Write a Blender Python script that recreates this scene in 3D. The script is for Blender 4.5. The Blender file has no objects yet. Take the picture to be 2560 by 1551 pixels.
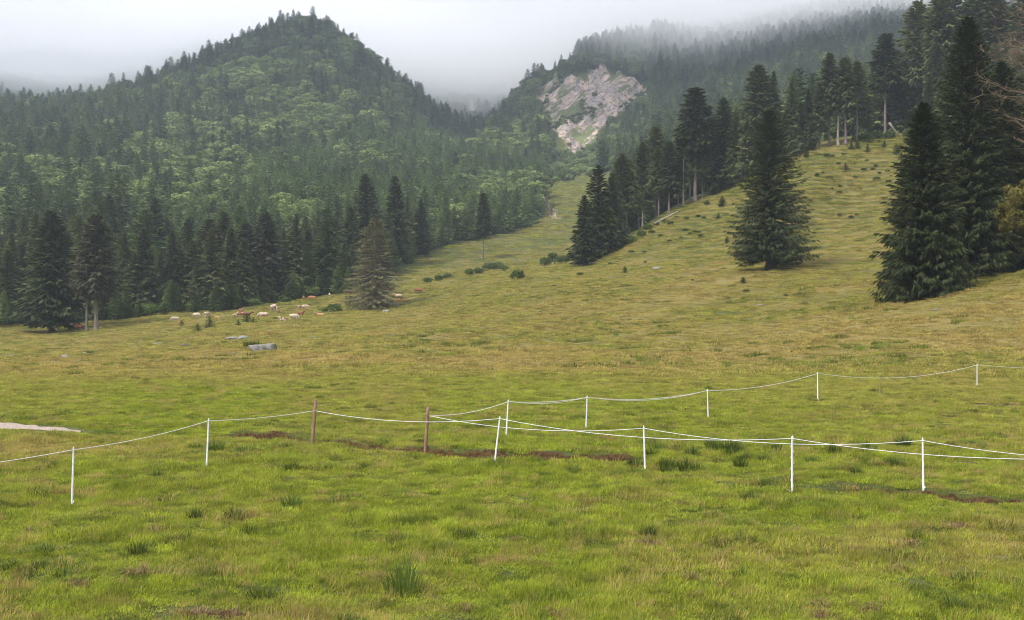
import bpy, bmesh, math, random
import numpy as np
from mathutils import Vector, Matrix

random.seed(7)
RNG = np.random.default_rng(11)
scene = bpy.context.scene
COL = scene.collection

# ------------------------------------------------------------------ camera
F, CX, CY = 2887.0, 1232.0, 746.5          # focal length and centre in photo units (2464 wide)
cam_d = bpy.data.cameras.new('camera')
cam_d.sensor_width = 36.0
cam_d.lens = 36.0 * F / 2464.0
cam_d.clip_start = 0.1
cam_d.clip_end = 9000
cam = bpy.data.objects.new('camera', cam_d)
cam.rotation_euler = (math.radians(90), 0, 0)
COL.objects.link(cam)
scene.camera = cam

# ------------------------------------------------------------------ world and sun
SUN_EL, SUN_AZ = math.radians(52), math.radians(232)     # azimuth clockwise from +Y (behind left)
world = bpy.data.worlds.new('World'); scene.world = world
world.use_nodes = True
wn, wl = world.node_tree.nodes, world.node_tree.links
bg = wn['Background']
sky = wn.new('ShaderNodeTexSky'); sky.sky_type = 'NISHITA'; sky.sun_disc = False
sky.sun_elevation = SUN_EL; sky.sun_rotation = SUN_AZ
sky.air_density = 1.2; sky.dust_density = 4.0; sky.altitude = 900
ov = wn.new('ShaderNodeRGB'); ov.outputs[0].default_value = (6.50, 6.74, 7.98, 1)   # even overcast
wm = wn.new('ShaderNodeMix'); wm.data_type = 'RGBA'; wm.inputs[0].default_value = 0.90
wl.new(sky.outputs[0], wm.inputs[6]); wl.new(ov.outputs[0], wm.inputs[7])
wl.new(wm.outputs[2], bg.inputs[0]); bg.inputs[1].default_value = 0.104
sun_d = bpy.data.lights.new('sun', 'SUN'); sun_d.energy = 2.7; sun_d.angle = math.radians(11)
sun_d.color = (1.0, 0.955, 0.88)
sun = bpy.data.objects.new('sun', sun_d); COL.objects.link(sun)
sv = Vector((math.sin(SUN_AZ) * math.cos(SUN_EL), math.cos(SUN_AZ) * math.cos(SUN_EL), math.sin(SUN_EL)))
sun.rotation_euler = sv.to_track_quat('Z', 'Y').to_euler()
sun.location = (0, 0, 400)

vs = scene.view_settings
vs.view_transform = 'Standard'; vs.look = 'None'; vs.exposure = 0.97; vs.gamma = 1.0; vs.use_curve_mapping = False
scene.render.engine = 'CYCLES'
cy = scene.cycles
cy.max_bounces = 9; cy.diffuse_bounces = 3; cy.glossy_bounces = 1; cy.transmission_bounces = 3
cy.volume_bounces = 7; cy.transparent_max_bounces = 8
cy.use_denoising = True; cy.denoiser = 'OPENIMAGEDENOISE'; cy.denoising_input_passes = 'RGB_ALBEDO_NORMAL'; cy.denoising_prefilter = 'ACCURATE'
cy.sample_clamp_indirect = 4.0; cy.filter_width = 1.05
cy.caustics_reflective = False; cy.caustics_refractive = False

# ------------------------------------------------------------------ noise
def _hash(ix, iy, seed):
    h = (ix.astype(np.int64) * 374761393 + iy.astype(np.int64) * 668265263 + seed * 1442695041) & 0xFFFFFFFF
    h = ((h ^ (h >> 13)) * 1274126177) & 0xFFFFFFFF
    h = h ^ (h >> 16)
    return (h & 0xFFFF) / 65535.0
def vnoise(x, y, seed=0):
    x = np.asarray(x, float); y = np.asarray(y, float)
    ix, iy = np.floor(x), np.floor(y)
    fx, fy = x - ix, y - iy
    fx = fx * fx * fx * (fx * (fx * 6 - 15) + 10); fy = fy * fy * fy * (fy * (fy * 6 - 15) + 10)
    a, b = _hash(ix, iy, seed), _hash(ix + 1, iy, seed)
    c, d = _hash(ix, iy + 1, seed), _hash(ix + 1, iy + 1, seed)
    return (a + (b - a) * fx) * (1 - fy) + (c + (d - c) * fx) * fy
def fbm(x, y, seed=0, octs=4, gain=0.5):
    t, amp, tot, s = 0.0, 1.0, 0.0, 1.0
    ca, sa = 0.8, 0.6
    for o in range(octs):
        t = t + amp * (vnoise(x * s, y * s, seed + o * 17) - 0.5)
        tot += amp; amp *= gain; s *= 2.03
        x, y = ca * x - sa * y, sa * x + ca * y
    return t / tot * 2.0            # about -1..1
def sstep(a, b, x):
    t = np.clip((x - a) / (b - a), 0, 1)
    return t * t * (3 - 2 * t)

# ------------------------------------------------------------------ terrain shape
# surveyed ground points: (bearing as photo column, sight-line row, distance in metres)
CP = [
 # left meadow crest and cow pasture
 (-300,812,220),(0,800,225),(125,800,235),(300,780,235),(500,760,236),(650,750,240),(760,742,238),(900,744,226),
 (0,860,125),(300,842,140),(600,835,100),(800,800,140),(1000,770,170),
 (960,692,272),(1120,668,262),(1245,672,222),(1340,650,236),(1050,720,230),(1150,740,190),
 (1300,760,140),(1500,760,130),(1200,840,93),(1600,840,90),(1850,835,88),
 # valley meadow behind
 (1000,646,325),(1130,640,335),(1060,650,325),(1160,628,345),(1250,600,375),(1330,545,430),(1380,560,420),(1280,640,300),
 (1350,510,480),(1330,480,540),(1400,425,610),(1440,395,680),
 # right meadow and knoll
 (1850,652,166),(1600,648,205),(1500,690,170),(1700,560,240),(1640,497,268),(1500,582,262),(1400,642,250),(1780,442,270),
 (1920,372,268),(2015,350,268),(2100,341,270),(2170,332,274),(2060,450,245),(2050,560,212),(1950,610,185),(2130,610,178),(1900,700,140),
 (2130,724,113),(2230,712,109),(2300,704,106),(2464,680,103),(2650,660,102),(2400,785,84),(2100,790,88),(2464,860,69),(2650,850,69),(1700,760,125),
 (2250,640,150),(2460,625,140),(2700,600,140),(2250,500,205),(2450,480,195),(2700,470,195),
 (2250,325,285),(2450,300,290),(2700,290,290),
 # behind the knoll
 (1550,560,330),(1640,510,330),(1780,450,320),(1920,400,330),(2100,352,330),(2300,300,360),(2600,260,380),
 (1550,490,430),(1700,430,450),(1900,370,450),(2200,300,450),(2500,240,480),
 # right mountain
 (1480,410,600),(1600,380,620),(1700,345,620),(2000,280,650),(2300,210,650),(2700,170,650),
 (1600,290,820),(1660,235,880),(1750,180,900),(1900,130,930),(2100,90,940),(2400,60,940),(2800,50,940),
 (1660,120,1150),(1500,100,1150),(1400,150,1150),(1900,60,1200),(2400,30,1200),
 # cliff and spur
 (1385,382,780),(1340,312,815),(1290,250,870),(1450,172,950),(1560,225,900),(1480,290,850),(1420,340,805),
 (1395,145,985),(1270,225,935),(1500,135,1010),(1600,110,1080),
 (1200,325,900),(1250,365,790),(1300,410,690),(1150,330,980),(1230,275,980),(1330,330,790),
 (1080,262,1250),(1200,262,1280),(1000,225,1320),(1300,240,1300),(1500,110,1300),
 # left mountain
 (750,72,950),(680,85,955),(870,150,935),(960,222,920),(1040,312,885),(1100,365,830),(600,118,960),(500,160,950),(400,205,930),(200,265,900),(0,290,880),(-300,300,870),
 (750,330,690),(500,330,700),(250,430,560),(100,480,480),(400,530,430),(700,490,470),(900,390,630),(1000,480,520),(1200,480,560),
 (1280,545,440),(1200,580,395),(1100,595,370),(600,650,335),(300,725,290),(0,735,285),(-300,740,280),(900,630,330),(800,700,280),(500,725,290),
 (0,380,640),(-300,400,620),(1120,400,690),(1000,350,760),(1180,370,760),
 (750,140,1150),(400,260,1150),(0,235,1250),(-200,210,1250),(200,330,1150),(1000,280,1150),(1080,320,1050),(1180,330,1080),
]
for uu in (-260, 300, 900, 1500, 2100, 2760):
    for dd in (7, 11, 17, 25, 36, 48, 60):
        CP.append((uu, None, dd))
for uu in (-260, 500, 1232, 2000, 2760):
    CP.append((uu, 100, 1600)); CP.append((uu, 300, 2600))
def plane(d): return 0.00883 * np.minimum(d, 150.0) - 3.914
_c = []
for (px, py, d) in CP:
    u = (px - CX) / F
    res = 0.0 if py is None else ((CY - py) / F * d - float(plane(d))) / d
    _c.append((u * 5.0, math.log(d) * 1.6, res))
_c = np.array(_c)
def _tps(r2): return np.where(r2 > 1e-12, 0.5 * r2 * np.log(np.maximum(r2, 1e-12)), 0.0)
def _fit(c, lam=0.004):
    n = len(c)
    K = _tps((c[:, None, 0] - c[None, :, 0])**2 + (c[:, None, 1] - c[None, :, 1])**2) + lam * np.eye(n)
    P = np.c_[np.ones(n), c[:, :2]]
    A = np.zeros((n + 3, n + 3)); A[:n, :n] = K; A[:n, n:] = P; A[n:, :n] = P.T
    return np.linalg.solve(A, np.r_[c[:, 2], np.zeros(3)])
_w = _fit(_c)
_GU = np.linspace(-0.62, 0.62, 220); _GL = np.linspace(math.log(2.5), math.log(2800), 420)
_uu, _ll = np.meshgrid(_GU * 5.0, _GL * 1.6, indexing='ij')
_tab = _w[-3] + _w[-2] * _uu + _w[-1] * _ll
for i in range(len(_c)):
    _tab = _tab + _w[i] * _tps((_uu - _c[i, 0])**2 + (_ll - _c[i, 1])**2)
_tab *= sstep(math.log(45), math.log(75), _GL)[None, :]
def polar(x, y):
    th = np.clip(np.arctan2(x, y), -0.55, 0.55)
    d = np.hypot(x, y) * np.cos(th)
    return np.tan(th), d
def base_h(x, y):
    u, d = polar(x, y)
    d = np.clip(d, 2.6, 2750)
    a = np.clip((u - _GU[0]) / (_GU[1] - _GU[0]), 0, len(_GU) - 1.001)
    b = np.clip((np.log(d) - _GL[0]) / (_GL[1] - _GL[0]), 0, len(_GL) - 1.001)
    ia, ib = a.astype(int), b.astype(int); fa, fb = a - ia, b - ib
    r = (_tab[ia, ib] * (1 - fa) + _tab[ia + 1, ib] * fa) * (1 - fb) + (_tab[ia, ib + 1] * (1 - fa) + _tab[ia + 1, ib + 1] * fa) * fb
    return plane(d) + d * r
def inpoly(px, py, poly):
    px = np.asarray(px); py = np.asarray(py)
    c = np.zeros(px.shape, bool); n = len(poly); j = n - 1
    for i in range(n):
        xi, yi = poly[i]; xj, yj = poly[j]
        c ^= ((yi > py) != (yj > py)) & (px < (xj - xi) * (py - yi) / (yj - yi + 1e-9) + xi)
        j = i
    return c
def polyline_dist(x, y, pts):
    best = np.full(np.shape(x), 1e9)
    for (ax, ay), (bx, by) in zip(pts[:-1], pts[1:]):
        dx, dy = bx - ax, by - ay
        t = np.clip(((x - ax) * dx + (y - ay) * dy) / (dx * dx + dy * dy), 0, 1)
        best = np.minimum(best, np.hypot(x - ax - t * dx, y - ay - t * dy))
    return best
def plane_pt(px, py):
    d = 11300.0 / (py - 721.0)
    return ((px - CX) / F * d, d)
DITCH1 = [plane_pt(*p) for p in ((545, 1052), (660, 1060), (760, 1066), (880, 1082), (960, 1084), (1080, 1094), (1190, 1099), (1300, 1106), (1440, 1114), (1560, 1122))]
DITCH2 = [plane_pt(*p) for p in ((1700, 1160), (1840, 1166), (1960, 1174), (2110, 1183), (2280, 1197), (2464, 1212), (2650, 1226))]
def bank(x, y, dl):
    """signed distance behind an eroded bank, and how strongly it is worn there"""
    P = np.array(dl); o = np.argsort(P[:, 0]); P = P[o]
    sd = y - np.interp(x, P[:, 0], P[:, 1]) + .22 * fbm(x / .8, y / 3 + 7, 13, 3) + .30 * fbm(x / 2.6, y / 9, 14, 2)
    w = sstep(P[0, 0] - .2, P[0, 0] + .5, x) * (1 - sstep(P[-1, 0] - .5, P[-1, 0] + .2, x)) * np.clip(1.0 + 0.9 * fbm(x / 1.9, y / 9, 15, 2), 0.3, 1.15)
    return sd, w
CLIFF = [(1278, 242), (1340, 200), (1400, 188), (1455, 162), (1500, 190), (1562, 214), (1560, 250), (1490, 296), (1440, 330), (1400, 384), (1376, 380), (1335, 312), (1288, 285)]
GULLY = [(1300, 440), (1315, 485), (1345, 520), (1330, 530), (1300, 495), (1285, 455)]
OUTCROP = [(1118, 272), (1140, 250), (1160, 268), (1152, 296), (1122, 292)]
def rockmask(x, y, zb):
    u, d = polar(x, y)
    wob = 24 * fbm(x / 26, y / 30, 91, 4, .6)
    px = CX + u * F + wob; py = CY - F * zb / np.maximum(d, 5) + 0.7 * wob
    far = d > 640
    m = inpoly(px, py, CLIFF) & far
    m |= inpoly(px, py, OUTCROP) & (d > 800)
    m |= inpoly(px, py, GULLY) & (d > 400)
    return m.astype(float)
def height(x, y, rk=None):
    x = np.asarray(x, float); y = np.asarray(y, float)
    u, d = polar(x, y)
    zb = base_h(x, y)
    z = zb.copy()
    z += 0.06 * fbm(x / 0.8, y / 0.8, 1, 2)
    z += 0.10 * fbm(x / 2.6, y / 2.6, 3, 3)
    z += 0.26 * sstep(55, 110, d) * fbm(x / 3.2, y / 3.2, 5, 3)
    z += 0.55 * sstep(75, 150, d) * fbm(x / 14, y / 14, 7, 3)
    kn = sstep(150, 200, d) * (1 - sstep(285, 310, d)) * sstep(.10, .16, u)
    z += kn * .30 * np.abs(((zb + .5 * fbm(x / 9, y / 9, 19, 2)) / 1.15) % 1.0 - .5) * 2
    m = sstep(290, 520, d)
    z += m * 4.5 * fbm(x / 55, y / 55, 9, 4)
    near = (y > 18) & (y < 44)
    if near.any():
        xn, yn = x[near], y[near]
        for dl, dep in ((DITCH1, .17), (DITCH2, .10)):
            sd, w = bank(xn, yn, dl)
            z[near] += dep * w * sstep(-.04, .10, sd) * np.exp(-np.maximum(sd, 0) / 1.6) - .07 * w * np.exp(-((sd + .12) / .22)**2)
    if rk is None: rk = rockmask(x, y, zb)
    if np.any(rk > 0):
        q = x * .72 - zb * .7
        rid = 1 - np.abs(fbm(q / 15, (x * .7 + zb * .72) / 60, 21, 4)) * 2
        z += rk * (9.0 * (rid - 0.5) + 4.5 * fbm(x / 9, y / 9, 23, 3))
    return z
def hit(px, py, dmin=9.0, dmax=1500.0):
    """first ground point on the sight line of a photo position"""
    u = (px - CX) / F; v = (CY - py) / F
    d = np.exp(np.linspace(math.log(dmin), math.log(dmax), 2600))
    z = height(u * d, d)
    k = np.nonzero(z >= v * d)[0]
    i = k[0] if len(k) else int(np.argmin(np.abs(z - v * d)))
    return Vector((u * d[i], d[i], float(z[i])))
def gz(x, y): return float(height(np.array([x]), np.array([y]))[0])

# ------------------------------------------------------------------ node helpers
def new_mat(name):
    m = bpy.data.materials.new(name); m.use_nodes = True
    nt = m.node_tree; nt.nodes.clear()
    return m, nt, nt.nodes, nt.links
class N:
    def __init__(s, nt): s.nt = nt; s.n = nt.nodes; s.l = nt.links
    def node(s, t, **kw):
        n = s.n.new(t)
        for k, v in kw.items(): setattr(n, k, v)
        return n
    def put(s, inp, v):
        if hasattr(v, 'is_output') : s.l.new(v, inp)
        else: inp.default_value = v
    def mix(s, f, a, b, blend='MIX'):
        n = s.node('ShaderNodeMix', data_type='RGBA', blend_type=blend); n.clamp_factor = True
        s.put(n.inputs[0], f)
        for i, v in ((6, a), (7, b)):
            s.put(n.inputs[i], (*v, 1) if isinstance(v, tuple) and len(v) == 3 else v)
        return n.outputs[2]
    def math(s, op, a, b=0.0, c=None):
        n = s.node('ShaderNodeMath', operation=op); s.put(n.inputs[0], a); s.put(n.inputs[1], b)
        if c is not None: s.put(n.inputs[2], c)
        return n.outputs[0]
    def noise(s, vec, scale, detail=3, rough=0.55):
        n = s.node('ShaderNodeTexNoise'); n.inputs['Scale'].default_value = scale
        n.inputs['Detail'].default_value = detail; n.inputs['Roughness'].default_value = rough
        if vec is not None: s.l.new(vec, n.inputs['Vector'])
        return n.outputs['Fac']
    def ramp(s, f, lo, hi):
        n = s.node('ShaderNodeMapRange'); n.clamp = True; n.interpolation_type = 'SMOOTHSTEP'
        s.put(n.inputs[0], f); n.inputs[1].default_value = lo; n.inputs[2].default_value = hi
        return n.outputs[0]
    def bsdf(s, col, rough=0.8, bump=None, strength=0.3, dist=0.1, transl=0.0, spec=0.2):
        b = s.node('ShaderNodeBsdfPrincipled'); s.put(b.inputs['Base Color'], (*col, 1) if isinstance(col, tuple) and len(col) == 3 else col)
        s.put(b.inputs['Roughness'], rough); b.inputs['Specular IOR Level'].default_value = spec
        nrm = None
        if bump is not None:
            bn = s.node('ShaderNodeBump'); bn.inputs['Strength'].default_value = strength; bn.inputs['Distance'].default_value = dist
            s.put(bn.inputs['Height'], bump); nrm = bn.outputs[0]; s.l.new(nrm, b.inputs['Normal'])
        out = s.node('ShaderNodeOutputMaterial')
        if transl > 0:
            t = s.node('ShaderNodeBsdfTranslucent'); s.put(t.inputs['Color'], col)
            mx = s.node('ShaderNodeMixShader'); mx.inputs[0].default_value = transl
            s.l.new(b.outputs[0], mx.inputs[1]); s.l.new(t.outputs[0], mx.inputs[2]); s.l.new(mx.outputs[0], out.inputs[0])
        else:
            s.l.new(b.outputs[0], out.inputs[0])

GREEN_A, GREEN_B = (0.340, 0.375, 0.036), (0.170, 0.225, 0.025)
DRY_A, DRY_B = (0.46, 0.345, 0.125), (0.34, 0.265, 0.075)

def mat_ground():
    m, nt, n, l = new_mat('meadow_ground'); h = N(nt)
    pos = h.node('ShaderNodeNewGeometry').outputs['Position']
    at = h.node('ShaderNodeAttribute', attribute_name='mask')
    sep = h.node('ShaderNodeSeparateColor'); l.new(at.outputs['Color'], sep.inputs[0])
    dry, soil, rock = sep.outputs[0], sep.outputs[1], sep.outputs[2]; forest = at.outputs['Alpha']
    n1 = h.noise(pos, 0.35, 5, 0.62); n2 = h.noise(pos, 2.7, 4, 0.65); n3 = h.noise(pos, 11.0, 3, 0.6)
    green = h.mix(h.ramp(n1, .3, .7), (0.085, 0.095, 0.024), (0.050, 0.062, 0.017))
    dryc = h.mix(h.ramp(n2, .3, .7), (0.235, 0.185, 0.065), (0.165, 0.135, 0.042))
    f = h.ramp(h.math('ADD', dry, h.math('MULTIPLY', h.math('SUBTRACT', n2, 0.5), 0.9)), 0.15, 0.85)
    c = h.mix(f, green, dryc)
    c = h.mix(h.math('MULTIPLY', h.ramp(n3, 0.5, 0.75), 0.45), c, (0.07, 0.085, 0.02))
    sc = h.mix(h.ramp(n3, .35, .65), (0.036, 0.021, 0.008), (0.088, 0.052, 0.021))
    c = h.mix(h.ramp(h.math('ADD', soil, h.math('MULTIPLY', h.math('SUBTRACT', n3, 0.5), 0.5)), .3, .7), c, sc)
    fl = h.mix(h.ramp(n1, .35, .65), (0.030, 0.048, 0.016), (0.055, 0.085, 0.024))
    c = h.mix(forest, c, fl)
    ro = h.node('ShaderNodeMapping'); ro.inputs['Rotation'].default_value = (0, math.radians(48), 0); l.new(pos, ro.inputs[0])
    st = h.node('ShaderNodeMapping'); st.inputs['Scale'].default_value = (0.035, 0.03, 0.16); l.new(ro.outputs[0], st.inputs[0])
    r1 = h.noise(st.outputs[0], 1.0, 6, 0.66); r2 = h.noise(pos, 0.10, 6, 0.68); r3 = h.noise(pos, 0.35, 5, 0.7)
    rc = h.mix(h.ramp(r1, .40, .60), (0.46, 0.355, 0.285), (0.72, 0.54, 0.40))
    rc = h.mix(h.math('MULTIPLY', h.ramp(r2, .47, .56), .85), rc, (0.37, 0.315, 0.285))
    rc = h.mix(h.math('MULTIPLY', h.ramp(r3, .50, .62), .85), rc, (0.10, 0.092, 0.09))
    sv_ = h.node('ShaderNodeMapping'); sv_.inputs['Location'].default_value = (3.3, 1.2, 7.7); l.new(st.outputs[0], sv_.inputs[0])
    rc = h.mix(h.math('MULTIPLY', h.ramp(h.noise(sv_.outputs[0], 0.7, 6, 0.7), .49, .56), .95), rc, (0.13, 0.16, 0.055))
    c = h.mix(rock, c, rc)
    bump = h.math('ADD', h.math('MULTIPLY', n2, 0.6), h.math('MULTIPLY', n3, 0.25))
    bump = h.math('ADD', bump, h.math('MULTIPLY', rock, h.math('ADD', h.math('MULTIPLY', r1, 12.0), h.math('MULTIPLY', r3, 9.0))))
    h.bsdf(c, 0.9, bump, 0.8, 0.35, spec=0.1)
    return m

def mat_grass(name='grass_blades', ga=GREEN_A, gb=GREEN_B, k=1.0):
    m, nt, n, l = new_mat(name); h = N(nt)
    at = h.node('ShaderNodeAttribute', attribute_name='dry', attribute_type='INSTANCER')
    g = h.node('ShaderNodeNewGeometry'); rnd = g.outputs['Random Per Island']
    oi = h.node('ShaderNodeObjectInfo').outputs['Random']
    pn = h.noise(g.outputs['Position'], 1.5, 4, 0.65)
    r2 = h.node('ShaderNodeTexWhiteNoise', noise_dimensions='1D'); l.new(h.math('MULTIPLY', rnd, 917.3), r2.inputs['W']); rr = r2.outputs['Value']
    green = h.mix(rnd, ga, gb)
    green = h.mix(h.math('MULTIPLY', h.ramp(pn, 0.48, 0.66), .9), green, (ga[0] * .34, ga[1] * .42, ga[2] * .6))
    green = h.mix(h.math('MULTIPLY', h.ramp(oi, 0.5, 1.0), .7), green, tuple(v * 1.22 for v in ga))
    dryc = h.mix(rnd, DRY_A, DRY_B)
    e = h.math('ADD', at.outputs['Fac'], h.math('MULTIPLY', h.math('SUBTRACT', rr, 0.5), 0.95))
    f = h.ramp(e, 0.30, 0.66)
    c = h.mix(f, green, dryc)
    hs = h.node('ShaderNodeHueSaturation'); l.new(c, hs.inputs['Color'])
    w2 = h.node('ShaderNodeTexWhiteNoise', noise_dimensions='1D'); l.new(h.math('MULTIPLY', oi, 531.7), w2.inputs['W'])
    l.new(h.math('ADD', h.math('MULTIPLY', w2.outputs['Value'], .75), .62), hs.inputs['Value'])
    h.bsdf(hs.outputs[0], 0.7, transl=0.45, spec=0.15)
    return m

def mat_foliage(name, ca, cb, cc=None, transl=0.2, spread=0.35):
    m, nt, n, l = new_mat(name); h = N(nt)
    g = h.node('ShaderNodeNewGeometry'); rnd = g.outputs['Random Per Island']
    oi = h.node('ShaderNodeObjectInfo').outputs['Random']
    c = h.mix(rnd, ca, cb)
    if cc is not None: c = h.mix(h.math('MULTIPLY', oi, 0.8), c, cc)
    hs = h.node('ShaderNodeHueSaturation'); l.new(c, hs.inputs['Color'])
    l.new(h.math('ADD', h.math('MULTIPLY', oi, spread * 2), 1 - spread), hs.inputs['Value'])
    h.bsdf(hs.outputs[0], 0.65, transl=transl, spec=0.12)
    return m

def mat_bark(name, ca, cb, scale=3.0):
    m, nt, n, l = new_mat(name); h = N(nt)
    tc = h.node('ShaderNodeTexCoord').outputs['Object']
    mp = h.node('ShaderNodeMapping'); mp.inputs['Scale'].default_value = (1, 1, 0.25); l.new(tc, mp.inputs[0])
    a = h.noise(mp.outputs[0], scale, 5, 0.7); b = h.noise(tc, scale * 4, 4, 0.65)
    c = h.mix(h.ramp(a, .35, .65), ca, cb)
    c = h.mix(h.math('MULTIPLY', h.ramp(b, .5, .7), 0.5), c, tuple(v * 0.45 for v in ca))
    h.bsdf(c, 0.85, b, 0.6, 0.05)
    return m

def mat_plain(name, ca, cb, scale=20, rough=0.6, strength=0.2, dist=0.01):
    m, nt, n, l = new_mat(name); h = N(nt)
    tc = h.node('ShaderNodeTexCoord').outputs['Object']
    a = h.noise(tc, scale, 5, 0.65)
    h.bsdf(h.mix(h.ramp(a, .35, .7), ca, cb), rough, a, strength, dist)
    return m

def mat_rock(name, ca, cb, moss=(0.11, 0.12, 0.05)):
    m, nt, n, l = new_mat(name); h = N(nt)
    tc = h.node('ShaderNodeTexCoord').outputs['Object']
    g = h.node('ShaderNodeNewGeometry')
    a = h.noise(tc, 3.0, 6, 0.7); b = h.noise(tc, 9.0, 5, 0.7)
    c = h.mix(h.ramp(a, .35, .62), ca, cb)
    c = h.mix(h.ramp(b, .58, .68), c, tuple(v * 0.35 for v in ca))
    c = h.mix(h.math('MULTIPLY', h.ramp(h.noise(tc, 2.0, 4, 0.6), .52, .62), 0.7), c, moss)
    h.bsdf(c, 0.9, h.math('ADD', a, h.math('MULTIPLY', b, 0.5)), 0.9, 0.12)
    return m

M = {}
M['ground'] = mat_ground()
M['grass'] = mat_grass()
M['rush'] = mat_grass('rush_blades', (0.085, 0.125, 0.022), (0.040, 0.068, 0.015))
M['rank'] = mat_grass('rank_grass_blades', (0.185, 0.235, 0.032), (0.085, 0.125, 0.022))
M['spruce'] = mat_foliage('spruce_needles', (0.060, 0.082, 0.034), (0.112, 0.138, 0.050), (0.125, 0.138, 0.048), spread=.30)
M['spruce_near'] = mat_foliage('dark_spruce_needles', (0.026, 0.040, 0.015), (0.066, 0.080, 0.024), None, spread=0.12)
M['spruce_far'] = mat_foliage('mountain_spruce_needles', (0.066, 0.100, 0.042), (0.122, 0.164, 0.058), (0.130, 0.165, 0.054), spread=.36)
M['spruce_brown'] = mat_foliage('ailing_spruce_needles', (0.135, 0.140, 0.058), (0.205, 0.180, 0.085), None, spread=0.1)
M['larch'] = mat_foliage('larch_needles', (0.095, 0.150, 0.048), (0.145, 0.205, 0.064), (0.15, 0.20, 0.06))
M['beech'] = mat_foliage('beech_leaves', (0.105, 0.155, 0.042), (0.165, 0.215, 0.060), (0.155, 0.195, 0.055), spread=.38)
M['shrub'] = mat_foliage('shrub_leaves', (0.060, 0.095, 0.020), (0.105, 0.145, 0.034), None, spread=0.25)
M['juniper'] = mat_foliage('sapling_needles', (0.035, 0.060, 0.014), (0.060, 0.090, 0.020), None, spread=0.25)
M['autumn'] = mat_foliage('autumn_leaves', (0.11, 0.090, 0.018), (0.20, 0.130, 0.028), (0.10, 0.10, 0.022), spread=0.15)
M['bark'] = mat_bark('spruce_bark', (0.13, 0.105, 0.09), (0.22, 0.185, 0.165))
M['bark_dark'] = mat_bark('dark_bark', (0.050, 0.042, 0.036), (0.085, 0.072, 0.06))
M['bark_pale'] = mat_bark('weathered_trunk_wood', (0.27, 0.21, 0.17), (0.38, 0.33, 0.285))
M['twig'] = mat_bark('bare_twig_bark', (0.17, 0.12, 0.085), (0.26, 0.19, 0.13))
M['plastic'] = mat_plain('white_plastic', (0.86, 0.87, 0.88), (0.74, 0.75, 0.75), 14, 0.45, 0.1)
M['post_wood'] = mat_bark('brown_post_wood', (0.25, 0.15, 0.10), (0.36, 0.23, 0.16), 9)
M['stake'] = mat_bark('grey_stake_wood', (0.27, 0.25, 0.23), (0.36, 0.33, 0.30), 9)
M['black'] = mat_plain('black_plastic', (0.02, 0.02, 0.02), (0.035, 0.035, 0.035), 30, 0.5)
M['rope'] = mat_plain('white_rope_fibre', (0.86, 0.86, 0.84), (0.72, 0.72, 0.70), 60, 0.8)
M['rock'] = mat_rock('limestone', (0.16, 0.148, 0.135), (0.32, 0.30, 0.27))
M['rock_dark'] = mat_rock('dark_stone', (0.11, 0.095, 0.08), (0.17, 0.145, 0.12))
M['gravel'] = mat_plain('gravel', (0.25, 0.195, 0.155), (0.39, 0.315, 0.25), 9, 0.9, 0.6, 0.03)
M['soil'] = mat_plain('turned_soil', (0.04, 0.026, 0.017), (0.09, 0.060, 0.038), 18, 0.95, 0.8, 0.04)

# ------------------------------------------------------------------ object helpers
def mesh_from(name, verts, faces, mat=None, smooth=False):
    me = bpy.data.meshes.new(name)
    verts = np.asarray(verts, np.float32)
    if isinstance(faces, np.ndarray):
        k = faces.shape[1]; nf = len(faces)
        me.vertices.add(len(verts)); me.vertices.foreach_set('co', verts.ravel())
        me.loops.add(nf * k); me.loops.foreach_set('vertex_index', faces.astype(np.int32).ravel())
        me.polygons.add(nf); me.polygons.foreach_set('loop_start', np.arange(0, nf * k, k, dtype=np.int32))
        me.update(calc_edges=True)
    else:
        me.from_pydata(verts.tolist(), [], faces); me.update()
    if smooth: me.polygons.foreach_set('use_smooth', np.ones(len(me.polygons), bool))
    if mat: me.materials.append(mat)
    return me
def obj(name, me, parent=None, loc=None, rot=None, scl=None):
    o = bpy.data.objects.new(name, me); COL.objects.link(o)
    if parent is not None: o.parent = parent
    if loc is not None: o.location = loc
    if rot is not None: o.rotation_euler = rot
    if scl is not None: o.scale = scl
    return o
def tag(o, label, cat, group=None):
    o['label'] = label; o['category'] = cat
    if group: o['group'] = group
    return o
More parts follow.
